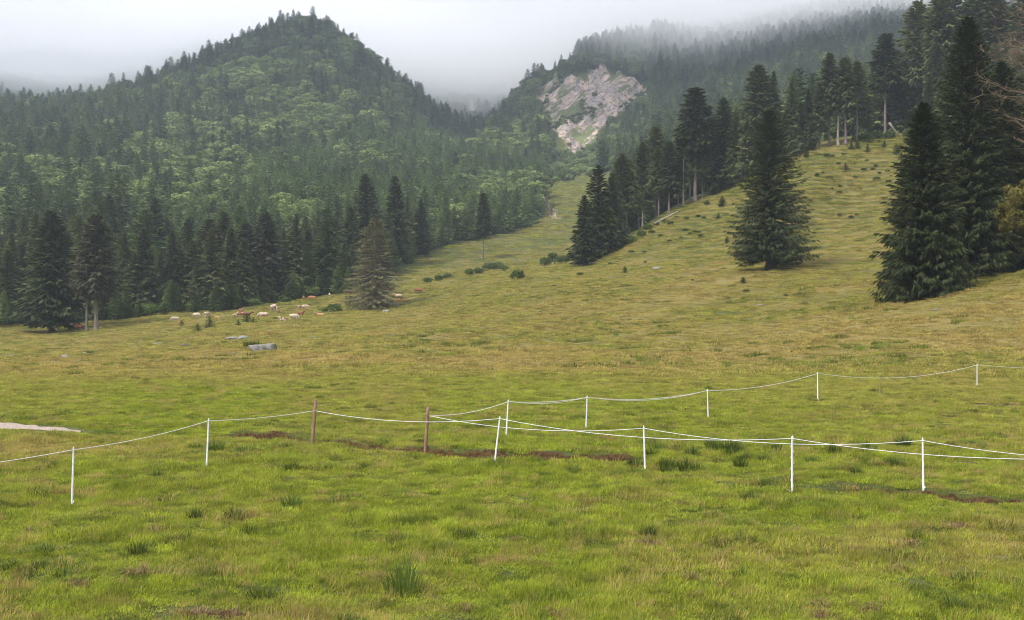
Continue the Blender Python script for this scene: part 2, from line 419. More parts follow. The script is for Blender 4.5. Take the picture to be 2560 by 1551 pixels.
class MB:
    """collects shapes into one mesh"""
    def __init__(s): s.v = []; s.f = []; s.n = 0
    def add(s, v, f):
        v = np.asarray(v, float); s.v.append(v)
        s.f += [tuple(int(i) + s.n for i in q) for q in f]; s.n += len(v)
    def tube(s, pts, rad, sides=6, cap=True, twist=0.0):
        pts = [np.asarray(p, float) for p in pts]; k = len(pts); vs_ = []; fs = []
        t0 = pts[-1] - pts[0]; ref = np.array([0, 0, 1.0]) if abs(t0[2]) < 0.9 * np.linalg.norm(t0) else np.array([1.0, 0, 0])
        for i, p in enumerate(pts):
            t = pts[min(i + 1, k - 1)] - pts[max(i - 1, 0)]; t = t / (np.linalg.norm(t) + 1e-9)
            a = np.cross(ref, t); a /= np.linalg.norm(a) + 1e-9; b = np.cross(t, a)
            r = rad[i] if hasattr(rad, '__len__') else rad
            for j in range(sides):
                w = 2 * math.pi * j / sides + twist
                vs_.append(p + r * (math.cos(w) * a + math.sin(w) * b))
        for i in range(k - 1):
            for j in range(sides):
                j2 = (j + 1) % sides
                fs.append((i * sides + j, i * sides + j2, (i + 1) * sides + j2, (i + 1) * sides + j))
        if cap:
            fs.append(tuple(range(sides))[::-1]); fs.append(tuple((k - 1) * sides + j for j in range(sides)))
        s.add(vs_, fs)
    def box(s, c, h, rz=0.0):
        v = [(sx * h[0], sy * h[1], sz * h[2]) for sz in (-1, 1) for sy in (-1, 1) for sx in (-1, 1)]
        ca, sa = math.cos(rz), math.sin(rz)
        v = [(c[0] + x * ca - y * sa, c[1] + x * sa + y * ca, c[2] + z) for x, y, z in v]
        s.add(v, [(0, 2, 3, 1), (4, 5, 7, 6), (0, 1, 5, 4), (2, 6, 7, 3), (0, 4, 6, 2), (1, 3, 7, 5)])
    def mesh(s, name, mat, smooth=False):
        return mesh_from(name, np.vstack(s.v), s.f, mat, smooth)

def diamonds(base, dirv, side, ln, wd, mid=0.45, sag=None):
    """one kite-shaped leaf or twig for every row"""
    n = len(base)
    m = base + dirv * (ln * mid)[:, None]
    tip = base + dirv * ln[:, None]
    if sag is not None: tip[:, 2] -= sag
    v = np.stack([base, m - side * (wd / 2)[:, None], tip, m + side * (wd / 2)[:, None]], 1).reshape(-1, 3)
    f = np.arange(n * 4).reshape(n, 4)
    return v, f
def unit(a): return a / (np.linalg.norm(a, axis=-1, keepdims=True) + 1e-9)

# ------------------------------------------------------------------ ground sheet
def build_ground():
    th = np.concatenate([np.linspace(-math.pi, -0.52, 44)[:-1], np.linspace(-0.52, 0.52, 640), np.linspace(0.52, math.pi, 44)[1:]])
    r = [2.0]
    while r[-1] < 1900:
        q = r[-1]
        if q < 12: s = 0.5
        elif q < 42: s = 0.13
        elif q < 62: s = 0.25
        elif q < 120: s = 0.5
        elif q < 290: s = 0.8
        elif q < 700: s = 6.0
        elif q < 1050: s = 3.2
        else: s = 20 + (q - 1050) * 0.05
        r.append(q + s)
    r = np.array(r)
    R, T = np.meshgrid(r, th, indexing='ij')
    x = (R * np.sin(T)).ravel(); y = (R * np.cos(T)).ravel()
    zb = base_h(x, y); rk = rockmask(x, y, zb)
    z = height(x, y, rk)
    nr, nt_ = R.shape
    idx = np.arange(nr * nt_).reshape(nr, nt_)
    f = np.stack([idx[:-1, :-1], idx[1:, :-1], idx[1:, 1:], idx[:-1, 1:]], -1).reshape(-1, 4)[:, ::-1]
    # close the fan round the camera
    v = np.c_[x, y, z]
    me = mesh_from('ground', v, f, M['ground'], True)
    a = me.attributes.new('mask', 'FLOAT_COLOR', 'POINT')
    u, d = polar(x, y)
    col = np.c_[dryness(x, y), soilness(x, y), rk, forestness(x, y)].astype(np.float32)
    a.data.foreach_set('color', col.ravel())
    o = obj('ground', me); o['kind'] = 'structure'
    return o
DRY_D = [5, 20, 30, 40, 50, 58, 68, 80, 96, 112, 135, 170, 220, 260, 330, 450, 700, 1200]
DRY_V = [.14, .16, .18, .24, .32, .46, .68, .76, .70, .60, .58, .58, .54, .48, .38, .30, .2, .2]
def dryness(x, y):
    u, d = polar(x, y)
    v = np.interp(d, DRY_D, DRY_V)
    k = sstep(6, 60, d)
    v = v + (0.25 + 0.10 * k) * fbm(x / (2.2 + 5 * k), y / (1.6 + 6 * k), 31, 4)
    v = v + 0.20 * fbm(x / 0.8, y / 0.8, 33, 2) * (1 - k)
    v = v + 0.60 * np.exp(-(((x + 12.0) / 5.0)**2 + ((y - 31.5) / 2.6)**2))          # rank dry grass by the track
    v = v + 0.45 * np.exp(-(((x - 6.0) / 3.0)**2 + ((y - 18.5) / 1.6)**2))
    v = v + 0.35 * np.exp(-(((x - 9.0) / 2.6)**2 + ((y - 20.5) / 1.0)**2))
    v = v + 0.4 * np.exp(-(((x + 3.0) / 1.6)**2 + ((y - 14.8) / 0.5)**2))
    kn = sstep(150, 200, d) * (1 - sstep(285, 310, d)) * sstep(.10, .16, u)
    if np.any(kn > 0):
        ph = ((base_h(x, y) + .5 * fbm(x / 9, y / 9, 19, 2)) / 1.15) % 1.0
        v = v + kn * (.42 * sstep(.30, .06, np.abs(ph - .5)) - .12)
    return np.clip(v, 0, 1)
MUD = [plane_pt(*p) + (a, b) for p, a, b in (((1160, 1099), 1.3, .2), ((1090, 1094), .6, .2), ((900, 1080), .8, .2), ((690, 1058), 1.0, .18), ((1340, 1105), .8, .22), ((1500, 1112), .7, .25),
        ((2420, 975), 2.2, .7), ((2330, 1000), 1.6, .5), ((1565, 1310), .25, .18), ((330, 1380), .3, .15), ((520, 1480), .7, .13), ((1330, 1478), .5, .1), ((2150, 1155), .5, .15),
        ((2060, 1152), .45, .12), ((210, 997), .35, .3), ((2300, 1270), .35, .25), ((2190, 1310), .3, .22), ((1900, 1190), .3, .15))]
def soilness(x, y):
    s = np.zeros(np.shape(x))
    near = (y > 10) & (y < 60) & (np.abs(x) < 34)
    if near.any():
        xn, yn = x[near], y[near]
        g = np.zeros(xn.shape)
        for dl in (DITCH1, DITCH2):
            sd, w = bank(xn, yn, dl)
            g = np.maximum(g, w * sstep(-.19, -.05, sd) * (1 - sstep(.03, .13, sd)))
        for (mx, my, a, b) in MUD:
            e = ((xn - mx) / a)**2 + ((yn - my) / b)**2
            g = np.maximum(g, np.clip(1.1 - e + 1.2 * fbm(xn / 0.5, yn / 0.4, 17, 3), 0, 1) * (e < 2.5) * 0.9)
        s[near] = g
    return np.clip(s, 0, 1)

# where the woods stand, by bearing column: nearest and farthest edge in metres
L_PX = [-700, -200, 0, 130, 260, 400, 500, 600, 720, 830, 900, 960, 1010, 1090, 1150, 1200, 1260, 1300, 1330]
L_D0 = [250, 246, 250, 256, 250, 252, 256, 262, 268, 276, 292, 315, 352, 372, 384, 400, 436, 470, 500]
def left_wood(px, d):
    e0 = np.interp(px, L_PX, L_D0)
    return (px < 1312) & (d > e0) & (d < 1240)
R_PX = [1380, 1450, 1520, 1600, 1700, 1800, 1900, 2000, 2100, 2200, 2300, 2464, 2800]
R_D0 = [256, 262, 266, 272, 276, 277, 276, 279, 284, 286, 240, 200, 190]
def right_wood(px, d):
    e0 = np.interp(px, R_PX, R_D0)
    return (px > 1385) & (d > e0) & (d < 1250)
def clearing(px, py, d):
    """open valley floor, the cliff and the grass strip under it"""
    c = (px > 1296) & (px < 1480) & (d > 255) & (d < 600)
    c |= inpoly(px, py, [(1285, 246), (1340, 203), (1455, 165), (1560, 216), (1555, 250), (1440, 335), (1450, 400), (1430, 440), (1320, 440), (1330, 400), (1365, 385), (1335, 315), (1290, 285)]) & (d > 560)
    return c
SPUR = [(1105, 300), (1130, 250), (1250, 235), (1390, 110), (1480, 90), (1700, 20), (1660, 170), (1560, 200), (1460, 152), (1340, 196), (1280, 240), (1290, 300), (1340, 330), (1340, 400), (1240, 380), (1190, 340)]
def forestness(x, y):
    u, d = polar(x, y); px = CX + u * F; py = CY - F * base_h(x, y) / np.maximum(d, 5)
    m = (left_wood(px, d) | right_wood(px, d)) & ~clearing(px, py, d)
    m |= inpoly(px, py, SPUR) & (d > 700)
    m |= d > 1100
    return m.astype(float)
ground = build_ground()

# gravel track entering on the left
def build_path():
    cl = [plane_pt(*p) for p in ((196, 1041), (150, 1038), (90, 1032), (0, 1026), (-150, 1018), (-400, 1008), (-800, 1000))]
    hw = [0.05, 0.28, 0.55, 0.85, 1.1, 1.2, 1.2]
    P = np.array(cl); tt = np.linspace(0, len(cl) - 1, 90); k = 9
    cx = np.interp(tt, range(len(cl)), P[:, 0]); cyy = np.interp(tt, range(len(cl)), P[:, 1]); w = np.interp(tt, range(len(cl)), hw)
    tx, ty = np.gradient(cx), np.gradient(cyy); ln = np.hypot(tx, ty); nx, ny = -ty / ln, tx / ln
    s = np.linspace(-1, 1, k)
    wob = 1 + 0.25 * fbm(cx / 0.8, cyy / 0.8, 41, 2)
    x = cx[:, None] + nx[:, None] * s * (w * wob)[:, None]; y = cyy[:, None] + ny[:, None] * s * (w * wob)[:, None]
    z = height(x.ravel(), y.ravel()) + 0.035 - 0.05 * np.abs(np.tile(s, 90))**3
    idx = np.arange(90 * k).reshape(90, k)
    f = np.stack([idx[:-1, :-1], idx[:-1, 1:], idx[1:, 1:], idx[1:, :-1]], -1).reshape(-1, 4)
    o = obj('path', mesh_from('path', np.c_[x.ravel(), y.ravel(), z], f, M['gravel'], True)); o['kind'] = 'structure'
build_path()

# ------------------------------------------------------------------ instanced scatter (only for uncountable cover)
def scatter(name, pts, rot, scl, idx, protos, dry=None, label=None, cat=None):
    me = bpy.data.meshes.new(name + '_points'); n = len(pts)
    me.vertices.add(n); me.vertices.foreach_set('co', np.asarray(pts, np.float32).ravel())
    a = me.attributes.new('rot', 'FLOAT_VECTOR', 'POINT'); a.data.foreach_set('vector', np.asarray(rot, np.float32).ravel())
    a = me.attributes.new('scl', 'FLOAT_VECTOR', 'POINT'); a.data.foreach_set('vector', np.asarray(scl, np.float32).ravel())
    a = me.attributes.new('idx', 'INT', 'POINT'); a.data.foreach_set('value', np.asarray(idx, np.int32))
    if dry is not None:
        a = me.attributes.new('dry', 'FLOAT', 'POINT'); a.data.foreach_set('value', np.asarray(dry, np.float32))
    c = bpy.data.collections.new(name + '_shapes')
    for i, pm in enumerate(protos):
        c.objects.link(bpy.data.objects.new('%s_shape_%03d' % (name, i), pm))
    ng = bpy.data.node_groups.new(name + '_scatter', 'GeometryNodeTree')
    ng.interface.new_socket('Geometry', in_out='INPUT', socket_type='NodeSocketGeometry')
    ng.interface.new_socket('Geometry', in_out='OUTPUT', socket_type='NodeSocketGeometry')
    gi = ng.nodes.new('NodeGroupInput'); go = ng.nodes.new('NodeGroupOutput')
    ci = ng.nodes.new('GeometryNodeCollectionInfo'); ci.inputs[0].default_value = c; ci.inputs[1].default_value = True; ci.inputs[2].default_value = True
    ip = ng.nodes.new('GeometryNodeInstanceOnPoints'); ip.inputs['Pick Instance'].default_value = True
    def na(nm, t):
        q = ng.nodes.new('GeometryNodeInputNamedAttribute'); q.data_type = t; q.inputs[0].default_value = nm
        return q.outputs[0]
    er = ng.nodes.new('FunctionNodeEulerToRotation')
    L = ng.links.new
    L(gi.outputs[0], ip.inputs['Points']); L(ci.outputs[0], ip.inputs['Instance'])
    L(na('idx', 'INT'), ip.inputs['Instance Index'])
    L(na('rot', 'FLOAT_VECTOR'), er.inputs[0]); L(er.outputs[0], ip.inputs['Rotation'])
    L(na('scl', 'FLOAT_VECTOR'), ip.inputs['Scale'])
    L(ip.outputs[0], go.inputs[0])
    o = obj(name, me); o['kind'] = 'stuff'
    if label: o['label'] = label; o['category'] = cat
    md = o.modifiers.new('scatter', 'NODES'); md.node_group = ng
    return o

# ------------------------------------------------------------------ grass
def blade_patch(name, n, rad, h0, h1, w, mat, seed, spread=0.5, straight=False):
    r = np.random.default_rng(seed)
    a = r.uniform(0, 2 * math.pi, n); q = rad * np.sqrt(r.uniform(0, 1, n))
    base = np.c_[q * np.cos(a), q * np.sin(a), np.full(n, -0.02)]
    hh = r.uniform(h0, h1, n) * (1 - 0.35 * (q / rad)**2)
    la = r.uniform(0, 2 * math.pi, n); lean = np.abs(r.normal(0, spread, n)) + 0.08
    if straight:
        la = a + r.normal(0, 0.4, n); lean = 0.15 + 0.55 * (q / rad) * r.uniform(0.5, 1.2, n)
    dv = np.c_[np.cos(la), np.sin(la), np.zeros(n)]
    sd = np.c_[-np.sin(la + 0.6), np.cos(la + 0.6), np.zeros(n)]
    ww = (w * r.uniform(0.6, 1.3, n))[:, None]
    mid = base + dv * (hh * lean * 0.35)[:, None] + np.c_[np.zeros(n), np.zeros(n), hh * 0.6]
    tip = base + dv * (hh * lean)[:, None] + np.c_[np.zeros(n), np.zeros(n), hh * np.maximum(1.05 - 0.35 * lean, 0.25)]
    v = np.stack([base - sd * ww * .5, base + sd * ww * .5, mid + sd * ww * .42, mid - sd * ww * .42, tip], 1).reshape(-1, 3)
    k = np.arange(n)[:, None] * 5
    faces = [tuple(t) for t in (k + np.array([0, 1, 2, 3])).tolist()] + [tuple(t) for t in (k + np.array([3, 2, 4])).tolist()]
    return mesh_from(name, v, faces, mat)
def fan_points(n, d0, d1, power=1.0, umax=0.52):
    t = RNG.uniform(0, 1, n)**power
    d = np.sqrt(d0**2 + t * (d1**2 - d0**2)); u = RNG.uniform(-umax, umax, n)
    return u * d, d
def on_path(x, y):
    return (x < -9.6) & (polyline_dist(x, y, [plane_pt(*p) for p in ((196, 1041), (0, 1026), (-400, 1008))]) < np.interp(x, [-16, -13.5, -10], [1.0, 0.8, 0.1]))

def build_grass():
    protos = [blade_patch('grass_%d' % i, 150, 0.25, 0.05, h, 0.0100, M['grass'], 100 + i) for i, h in enumerate((.11, .13, .15, .17, .20, .24))]
    # short turf and longer grass of the near field
    n = 62000
    x, y = fan_points(n, 9.0, 66.0, 1.25)
    s = np.max([soilness(x + a, y + b) for a, b in ((0, 0), (.22, 0), (-.22, 0), (0, -.15), (0, .32))], 0); keep = (RNG.uniform(0, 1, n) > s * 1.8 - .45) & ~on_path(x, y)
    x, y, s = x[keep], y[keep], s[keep]; n = len(x)
    clump = fbm(x / 1.1, y / 1.1, 51, 4, .6)
    z = height(x, y)
    dist = sstep(18, 60, y)
    sc = (0.75 + 0.85 * clump + RNG.uniform(-.2, .3, n)).clip(0.25, 1.9)
    sh = sc * (1.0 - 0.25 * dist)
    idx = np.clip((clump * 3.2 + 2.5 + RNG.normal(0, 1, n)).astype(int), 0, 5)
    scatter('grass', np.c_[x, y, z], np.c_[RNG.normal(0, .06, n), RNG.normal(0, .06, n), RNG.uniform(0, 6.28, n)],
            np.c_[1 + 0.5 * dist, 1 + 0.5 * dist, sh], idx, protos, dryness(x, y) - 0.12, 'short green pasture grass of the near field with dry stems', 'grass')
    # bleached stems and trampled straw between the green
    straw = [blade_patch('straw_%d' % i, 70, 0.30, 0.10, h, 0.010, M['grass'], 130 + i, sp) for i, (h, sp) in enumerate(((.22, .9), (.30, .5), (.16, 1.6)))]
    n = 11000
    x, y = fan_points(n, 11.0, 60.0, 1.15)
    k = (fbm(x / 1.0, y / .9, 57, 3) + .4 * fbm(x / 6, y / 5, 58, 2) > .20) & ~on_path(x, y); x, y = x[k], y[k]; n = len(x)
    scatter('straw', np.c_[x, y, height(x, y)], np.c_[RNG.normal(0, .1, n), RNG.normal(0, .1, n), RNG.uniform(0, 6.28, n)],
            np.c_[np.full(n, .8), np.full(n, .8), RNG.uniform(.6, 1.2, n)], RNG.integers(0, 3, n), straw, RNG.uniform(.6, 1.1, n), 'bleached dry stems and trampled straw in the near field', 'straw')
    n = 5000; x, y = fan_points(n, 11.0, 58.0, 1.15); k = ~on_path(x, y) & (soilness(x, y) < .4); x, y = x[k], y[k]; n = len(x)
    scatter('dry_wisps', np.c_[x, y, height(x, y)], np.c_[RNG.normal(0, .2, n), RNG.normal(0, .2, n), RNG.uniform(0, 6.28, n)],
            np.c_[RNG.uniform(.3, .6, n), RNG.uniform(.3, .6, n), RNG.uniform(.5, 1.0, n)], RNG.integers(0, 3, n), straw, RNG.uniform(.5, 1.1, n), 'small pale dry wisps sprinkled through the near grass', 'straw')
    # darker rank tufts where dung has fed the turf
    rank = [blade_patch('rank_%d' % i, 130, .20, .12, h, .010, M['rank'], 150 + i, .6) for i, h in enumerate((.24, .32, .28))]
    n = 5200
    x, y = fan_points(n, 11.0, 75.0, 1.2)
    k = (fbm(x / 1.1, y / 1.0, 77, 3) + .3 * fbm(x / 5, y / 4, 78, 2) > .30) & ~on_path(x, y) & (soilness(x, y) < .3); x, y = x[k], y[k]; n = len(x)
    scatter('rank_grass', np.c_[x, y, height(x, y)], np.c_[RNG.normal(0, .08, n), RNG.normal(0, .08, n), RNG.uniform(0, 6.28, n)],
            np.c_[RNG.uniform(.6, 1.6, n), RNG.uniform(.6, 1.6, n), RNG.uniform(.35, 1.1, n)], RNG.integers(0, 3, n), rank, RNG.uniform(-.1, .45, n), 'darker rank grass in loose patches over the near field', 'grass')
    # rougher tufts further up the pasture
    protos = [blade_patch('grass_far_%d' % i, 90, 0.62, 0.05, h, 0.045, M['grass'], 140 + i, 0.7) for i, h in enumerate((.13, .17, .22, .30))]
    n = 70000
    x, y = fan_points(n, 60.0, 282.0, 1.35)
    u, d = polar(x, y); px = CX + u * F
    keep = ~(left_wood(px, d) | right_wood(px, d))
    x, y = x[keep], y[keep]; n = len(x)
    z = height(x, y); cl = fbm(x / 5, y / 5, 53, 3)
    sc = (0.9 + 0.7 * cl + RNG.uniform(-.2, .3, n)).clip(0.4, 2)
    g = 1 + 0.9 * sstep(80, 220, y)
    scatter('meadow_grass', np.c_[x, y, z], np.c_[RNG.normal(0, .08, n), RNG.normal(0, .08, n), RNG.uniform(0, 6.28, n)],
            np.c_[g, g, sc], np.clip((cl * 2 + 1.5 + RNG.normal(0, .8, n)).astype(int), 0, 3), protos, dryness(x, y), 'rough yellowish grass of the upper pasture', 'grass')
    # greener hummocks and tussocks dotted over the upper pasture
    n = 15000
    x, y = fan_points(n, 62.0, 275.0, 1.3)
    u, d = polar(x, y); px = CX + u * F
    k = ~(left_wood(px, d) | right_wood(px, d)) & (fbm(x / 4.5, y / 3.2, 87, 3) + .35 * fbm(x / 22, y / 14, 88, 2) > .22); x, y = x[k], y[k]; n = len(x)
    g = RNG.uniform(.5, 1.3, n) * (1 + .5 * sstep(80, 220, y))
    hum = [blade_patch('hummock_%d' % i, 110, .55, .08, h, .04, M['rank'], 160 + i, .75) for i, h in enumerate((.26, .36, .30))]
    scatter('tussock_grass', np.c_[x, y, height(x, y)], np.c_[RNG.normal(0, .08, n), RNG.normal(0, .08, n), RNG.uniform(0, 6.28, n)],
            np.c_[g, g, RNG.uniform(.6, 1.6, n)], RNG.integers(0, 3, n), hum, RNG.uniform(-.1, .4, n), 'greener grass hummocks dotted over the upper pasture', 'grass')
    # valley meadow behind the crest
    n = 9000
    d = np.sqrt(RNG.uniform(285**2, 600**2, n)); px = RNG.uniform(960, 1450, n); u = (px - CX) / F; x, y = u * d, d
    py = CY - F * base_h(x, y) / d
    keep = ~left_wood(px, d) | clearing(px, py, d)
    x, y = x[keep], y[keep]; n = len(x)
    scatter('valley_grass', np.c_[x, y, height(x, y)], np.c_[np.zeros(n), np.zeros(n), RNG.uniform(0, 6.28, n)],
            np.c_[np.full(n, 2.2), np.full(n, 2.2), RNG.uniform(.8, 2.0, n)], RNG.integers(0, 4, n), protos, dryness(x, y), 'green grass on the valley floor between the two mountains', 'grass')
build_grass()

# ------------------------------------------------------------------ trees
def trunk_mesh(name, h, r0, mat, sides=8, top=0.985, seed=0, bend=0.0, flare=0.6):
    r = np.random.default_rng(seed); mb = MB()
    ts = [0, .012, .03, .08, .2, .35, .5, .65, .8, .92, top]
    ph = r.uniform(0, 6.28)
    pts = [(bend * h * math.sin(t * 2.2 + ph) - bend * h * math.sin(ph), 0.6 * bend * h * math.sin(t * 3 + ph) - 0.6 * bend * h * math.sin(ph), t * h - (0.4 if t == 0 else 0)) for t in ts]
    rad = [r0 * (1 + flare * math.exp(-t * 60)) * max(0.05, (1 - t)**0.85) for t in ts]
    mb.tube(pts, rad, sides)
    return mb.mesh(name, mat, True)

def spruce_crown(name, mat, h=25.0, R=3.6, cb=0.08, nb=260, tw=16, lw=(0.9, 0.30), seed=0, power=0.85, droop=0.35, hang=0.5, jit=0.25, wood=None, side_bias=0.0, bulge=0.0, core=True):
    r = np.random.default_rng(seed)
    t = cb + (1 - cb) * (np.arange(nb) + r.uniform(0, 1, nb)) / nb
    t = np.sort(cb + (0.995 - cb) * ((t - cb) / (1 - cb))**1.12)
    az = np.arange(nb) * 2.39996 + r.normal(0, 0.35, nb)
    s = (t - cb) / (1 - cb)
    prof = (1 - s)**power * (0.72 + 0.28 * sstep(0, 0.12, s)) + bulge * np.sin(s * math.pi) + 0.02
    lob = 1 + 0.16 * np.sin(az * 2 + r.uniform(0, 6)) + 0.22 * (vnoise(az / 1.1 + 50, t * 14, seed) - 0.5) * 2
    L = R * prof * lob * r.uniform(1 - jit, 1 + jit * 0.6, nb) * (1 + side_bias * np.cos(az))
    a0 = -droop * (1 - s)**0.7 + 0.75 * s**2 + r.normal(0, 0.07, nb)      # start slope
    a1 = 0.30 * (1 - s)                                                   # tip turns up
    q = np.tile(0.08 + 0.92 * np.linspace(0, 1.0, tw)**.72, (nb, 1)) + r.uniform(-.5, .5, (nb, tw)) / tw
    q = np.clip(q, 0.05, 1.0)
    ca, sa = np.cos(az)[:, None], np.sin(az)[:, None]
    ll = L[:, None]
    bx = ca * ll * q; by = sa * ll * q; bz = (t * h)[:, None] + ll * (a0[:, None] * q + a1[:, None] * q**2.5)
    sgn = np.where(np.arange(tw)[None, :] % 2 == 0, 1, -1) * np.ones((nb, 1))
    ang = sgn * r.uniform(0.35, 1.0, (nb, tw)) * (1 - 0.75 * q**3)
    dx = ca * np.cos(ang) - sa * np.sin(ang); dy = sa * np.cos(ang) + ca * np.sin(ang)
    dz = -hang * r.uniform(0.3, 1.5, (nb, tw)) * (1 - 0.7 * s[:, None]) + a0[:, None] * 0.5 + 0.25 * s[:, None]
    D = unit(np.stack([dx, dy, dz], -1).reshape(-1, 3))
    B = np.stack([bx, by, bz], -1).reshape(-1, 3)
    ln = (lw[0] * (0.16 + 0.84 * np.minimum(ll / R, 1.2)**.6) * (0.55 + 0.75 * np.sin(math.pi * np.clip(q, 0, 1) * .86)) * r.uniform(0.6, 1.35, (nb, tw))).ravel()
    wd = (lw[1] * (0.3 + 0.7 * np.minimum(ll / R, 1.2)**.6) * r.uniform(0.7, 1.3, (nb, tw))).ravel()
    roll = r.normal(0, 0.7, nb * tw)
    up = np.array([0, 0, 1.0]); S = unit(np.cross(D, up)); U = np.cross(S, D)
    S = S * np.cos(roll)[:, None] + U * np.sin(roll)[:, None]
    v, f = diamonds(B, D, S, ln, wd, 0.4)
    if core:      # short inner twigs that hide the stem
        m = nb * 3; tt = cb + .01 + (.97 - cb) * r.uniform(0, 1, m)**1.1; a2 = r.uniform(0, 6.28, m); sc = np.maximum((1 - (tt - cb) / (1 - cb))**power, .06)
        B2 = np.c_[np.cos(a2) * R * .10 * sc, np.sin(a2) * R * .10 * sc, tt * h]
        D2 = unit(np.c_[np.cos(a2), np.sin(a2), r.uniform(-.9, .1, m)]); S2 = unit(np.c_[-np.sin(a2), np.cos(a2), r.normal(0, .3, m)])
        v3, f3 = diamonds(B2, D2, S2, lw[0] * 1.2 * (.08 + sc), lw[1] * 1.7 * (.2 + .8 * sc), .45)
        f = np.vstack([f, f3 + len(v)]); v = np.vstack([v, v3])
    # leader shoot
    v2 = np.array([(0, 0, h * .955), (-.008 * h, 0, h * .972), (0, 0, h * 1.01), (.008 * h, 0, h * .972), (0, 0, h * .955), (0, -.008 * h, h * .972), (0, 0, h * 1.01), (0, .008 * h, h * .972)]) 
    f = np.vstack([f, np.arange(8).reshape(2, 4) + len(v)]); v = np.vstack([v, v2])
    me = mesh_from(name, v, f, mat)
    if wood:
        mb = MB()
        for i in range(0, nb, wood):
            p = [(math.cos(az[i]) * L[i] * k, math.sin(az[i]) * L[i] * k, t[i] * h + L[i] * (a0[i] * k + a1[i] * k**2.5)) for k in (0, .35, .7, 1)]
            mb.tube(p, [0.05 * L[i] / R + .012, .035 * L[i] / R + .01, .02, .008], 4, False)
        return me, mb
    return me

def leafy_crown(name, mat, h=18.0, R=5.0, cb=0.25, lobes=16, per=60, size=0.55, seed=0, squash=0.8, top=0.9, lob=(.34, .50), outr=(.50, .68), drop=0.0):
    """broadleaf crown: many leaf sprays gathered on uneven lobes"""
    r = np.random.default_rng(seed); V = []; Fc = []; n0 = 0
    cz = h * (cb + (1 - cb) * 0.5); hz = h * (1 - cb) * 0.5
    for i in range(lobes):
        w = i * 2.39996 + r.normal(0, .3); zz = 1 - 1.45 * (i + .5) / lobes + r.normal(0, .06); zz = min(max(zz, -.6), .98)
        q = math.sqrt(1 - zz * zz); out = r.uniform(*outr)
        c = np.array([R * q * out * math.cos(w), R * q * out * math.sin(w), cz - drop * h + hz * zz * .62 * top + r.normal(0, .03 * h)])
        lr = R * r.uniform(*lob)
        d = unit(r.normal(0, 1, (per, 3))); d[:, 2] = d[:, 2] * .8 + .25; d = unit(d + .35 * np.array([q * math.cos(w), q * math.sin(w), zz]))
        p = c + d * lr * np.array([1, 1, squash]) * r.uniform(0.75, 1.04, (per, 1))
        nrm = unit(d + r.normal(0, .45, (per, 3)))
        a = unit(np.cross(nrm, r.normal(0, 1, (per, 3)))); b = np.cross(nrm, a)
        ln = size * r.uniform(.6, 1.5, per); wd = ln * r.uniform(.45, .8, per)
        v, f = diamonds(p - a * (ln / 2)[:, None], a, b, ln, wd, 0.5, sag=ln * .15)
        V.append(v); Fc.append(f + n0); n0 += len(v)
    return mesh_from(name, np.vstack(V), np.vstack(Fc), mat)

def limbs_mesh(name, h, r0, mat, cb=0.25, R=4.0, n=9, seed=0):
    r = np.random.default_rng(seed); mb = MB()
    mb.tube([(0, 0, -.4), (0, 0, .3), (.1, 0, h * cb), (.0, .1, h * .55), (.05, 0, h * .85)], [r0 * 1.5, r0 * 1.1, r0 * .85, r0 * .5, r0 * .12], 7)
    for i in range(n):
        w = i * 2.4 + r.normal(0, .3); t = cb + (0.75 - cb) * i / n; l = R * r.uniform(.55, .85)
        p = [np.array([0, 0, h * t]), np.array([math.cos(w) * l * .5, math.sin(w) * l * .5, h * t + l * .35]), np.array([math.cos(w) * l, math.sin(w) * l, h * t + l * .8])]
        mb.tube(p, [r0 * .4, r0 * .25, r0 * .06], 5, False)
    return mb.mesh(name, mat, True)

KIT = {}
def kit(key, trunk, crown, h): KIT.setdefault(key, []).append((trunk, crown, h))
for i in range(6):   # ordinary spruces, mid distance
    R_ = (3.4, 3.9, 3.1, 4.3, 3.6, 3.2)[i]
    kit('spruce', trunk_mesh('trunk_spruce_%d' % i, 25, .36, M['bark_dark'], 7, seed=i), spruce_crown('crown_spruce_%d' % i, M['spruce'], 25, R_, (.06, .10, .05, .08, .14, .07)[i], 300, 18, (1.25, .44), seed=20 + i, hang=.85, droop=.42, power=(.8, .7, .9, .75, .65, .85)[i]), 25)
for i in range(4):   # tall spruces with bare lower trunks
    kit('tall', trunk_mesh('trunk_tall_%d' % i, 27, .36, M['bark'], 7, seed=30 + i, bend=.006), spruce_crown('crown_tall_%d' % i, M['spruce'], 27, (3.0, 3.4, 2.7, 3.1)[i], (.36, .30, .45, .40)[i], 260, 17, (1.2, .42), seed=40 + i, hang=.8, power=(.55, .6, .5, .5)[i], bulge=.12), 27)
for i in range(4):
    kit('beech', limbs_mesh('trunk_beech_%d' % i, 18, .34, M['bark'], seed=50 + i), leafy_crown('crown_beech_%d' % i, M['beech'], 18, (4.6, 5.2, 4.2, 5.6)[i], .12, 40, 80, .50, seed=60 + i, lob=(.16, .36), outr=(.40, .86)), 18)
for i in range(3):
    kit('larch', trunk_mesh('trunk_larch_%d' % i, 16, .2, M['bark'], 6, seed=70 + i), spruce_crown('crown_larch_%d' % i, M['larch'], 16, (2.4, 2.8, 2.2)[i], .08, 240, 13, (.9, .34), seed=74 + i, droop=.15, hang=.25, power=.75, bulge=.1), 16)
for i in range(3):
    kit('sapling', trunk_mesh('trunk_sapling_%d' % i, 4, .06, M['bark_dark'], 5, seed=80 + i), spruce_crown('crown_sapling_%d' % i, M['juniper'], 4, (1.1, 1.3, 1.0)[i], .03, 90, 9, (.42, .17), seed=84 + i, droop=.05, hang=.2), 4)
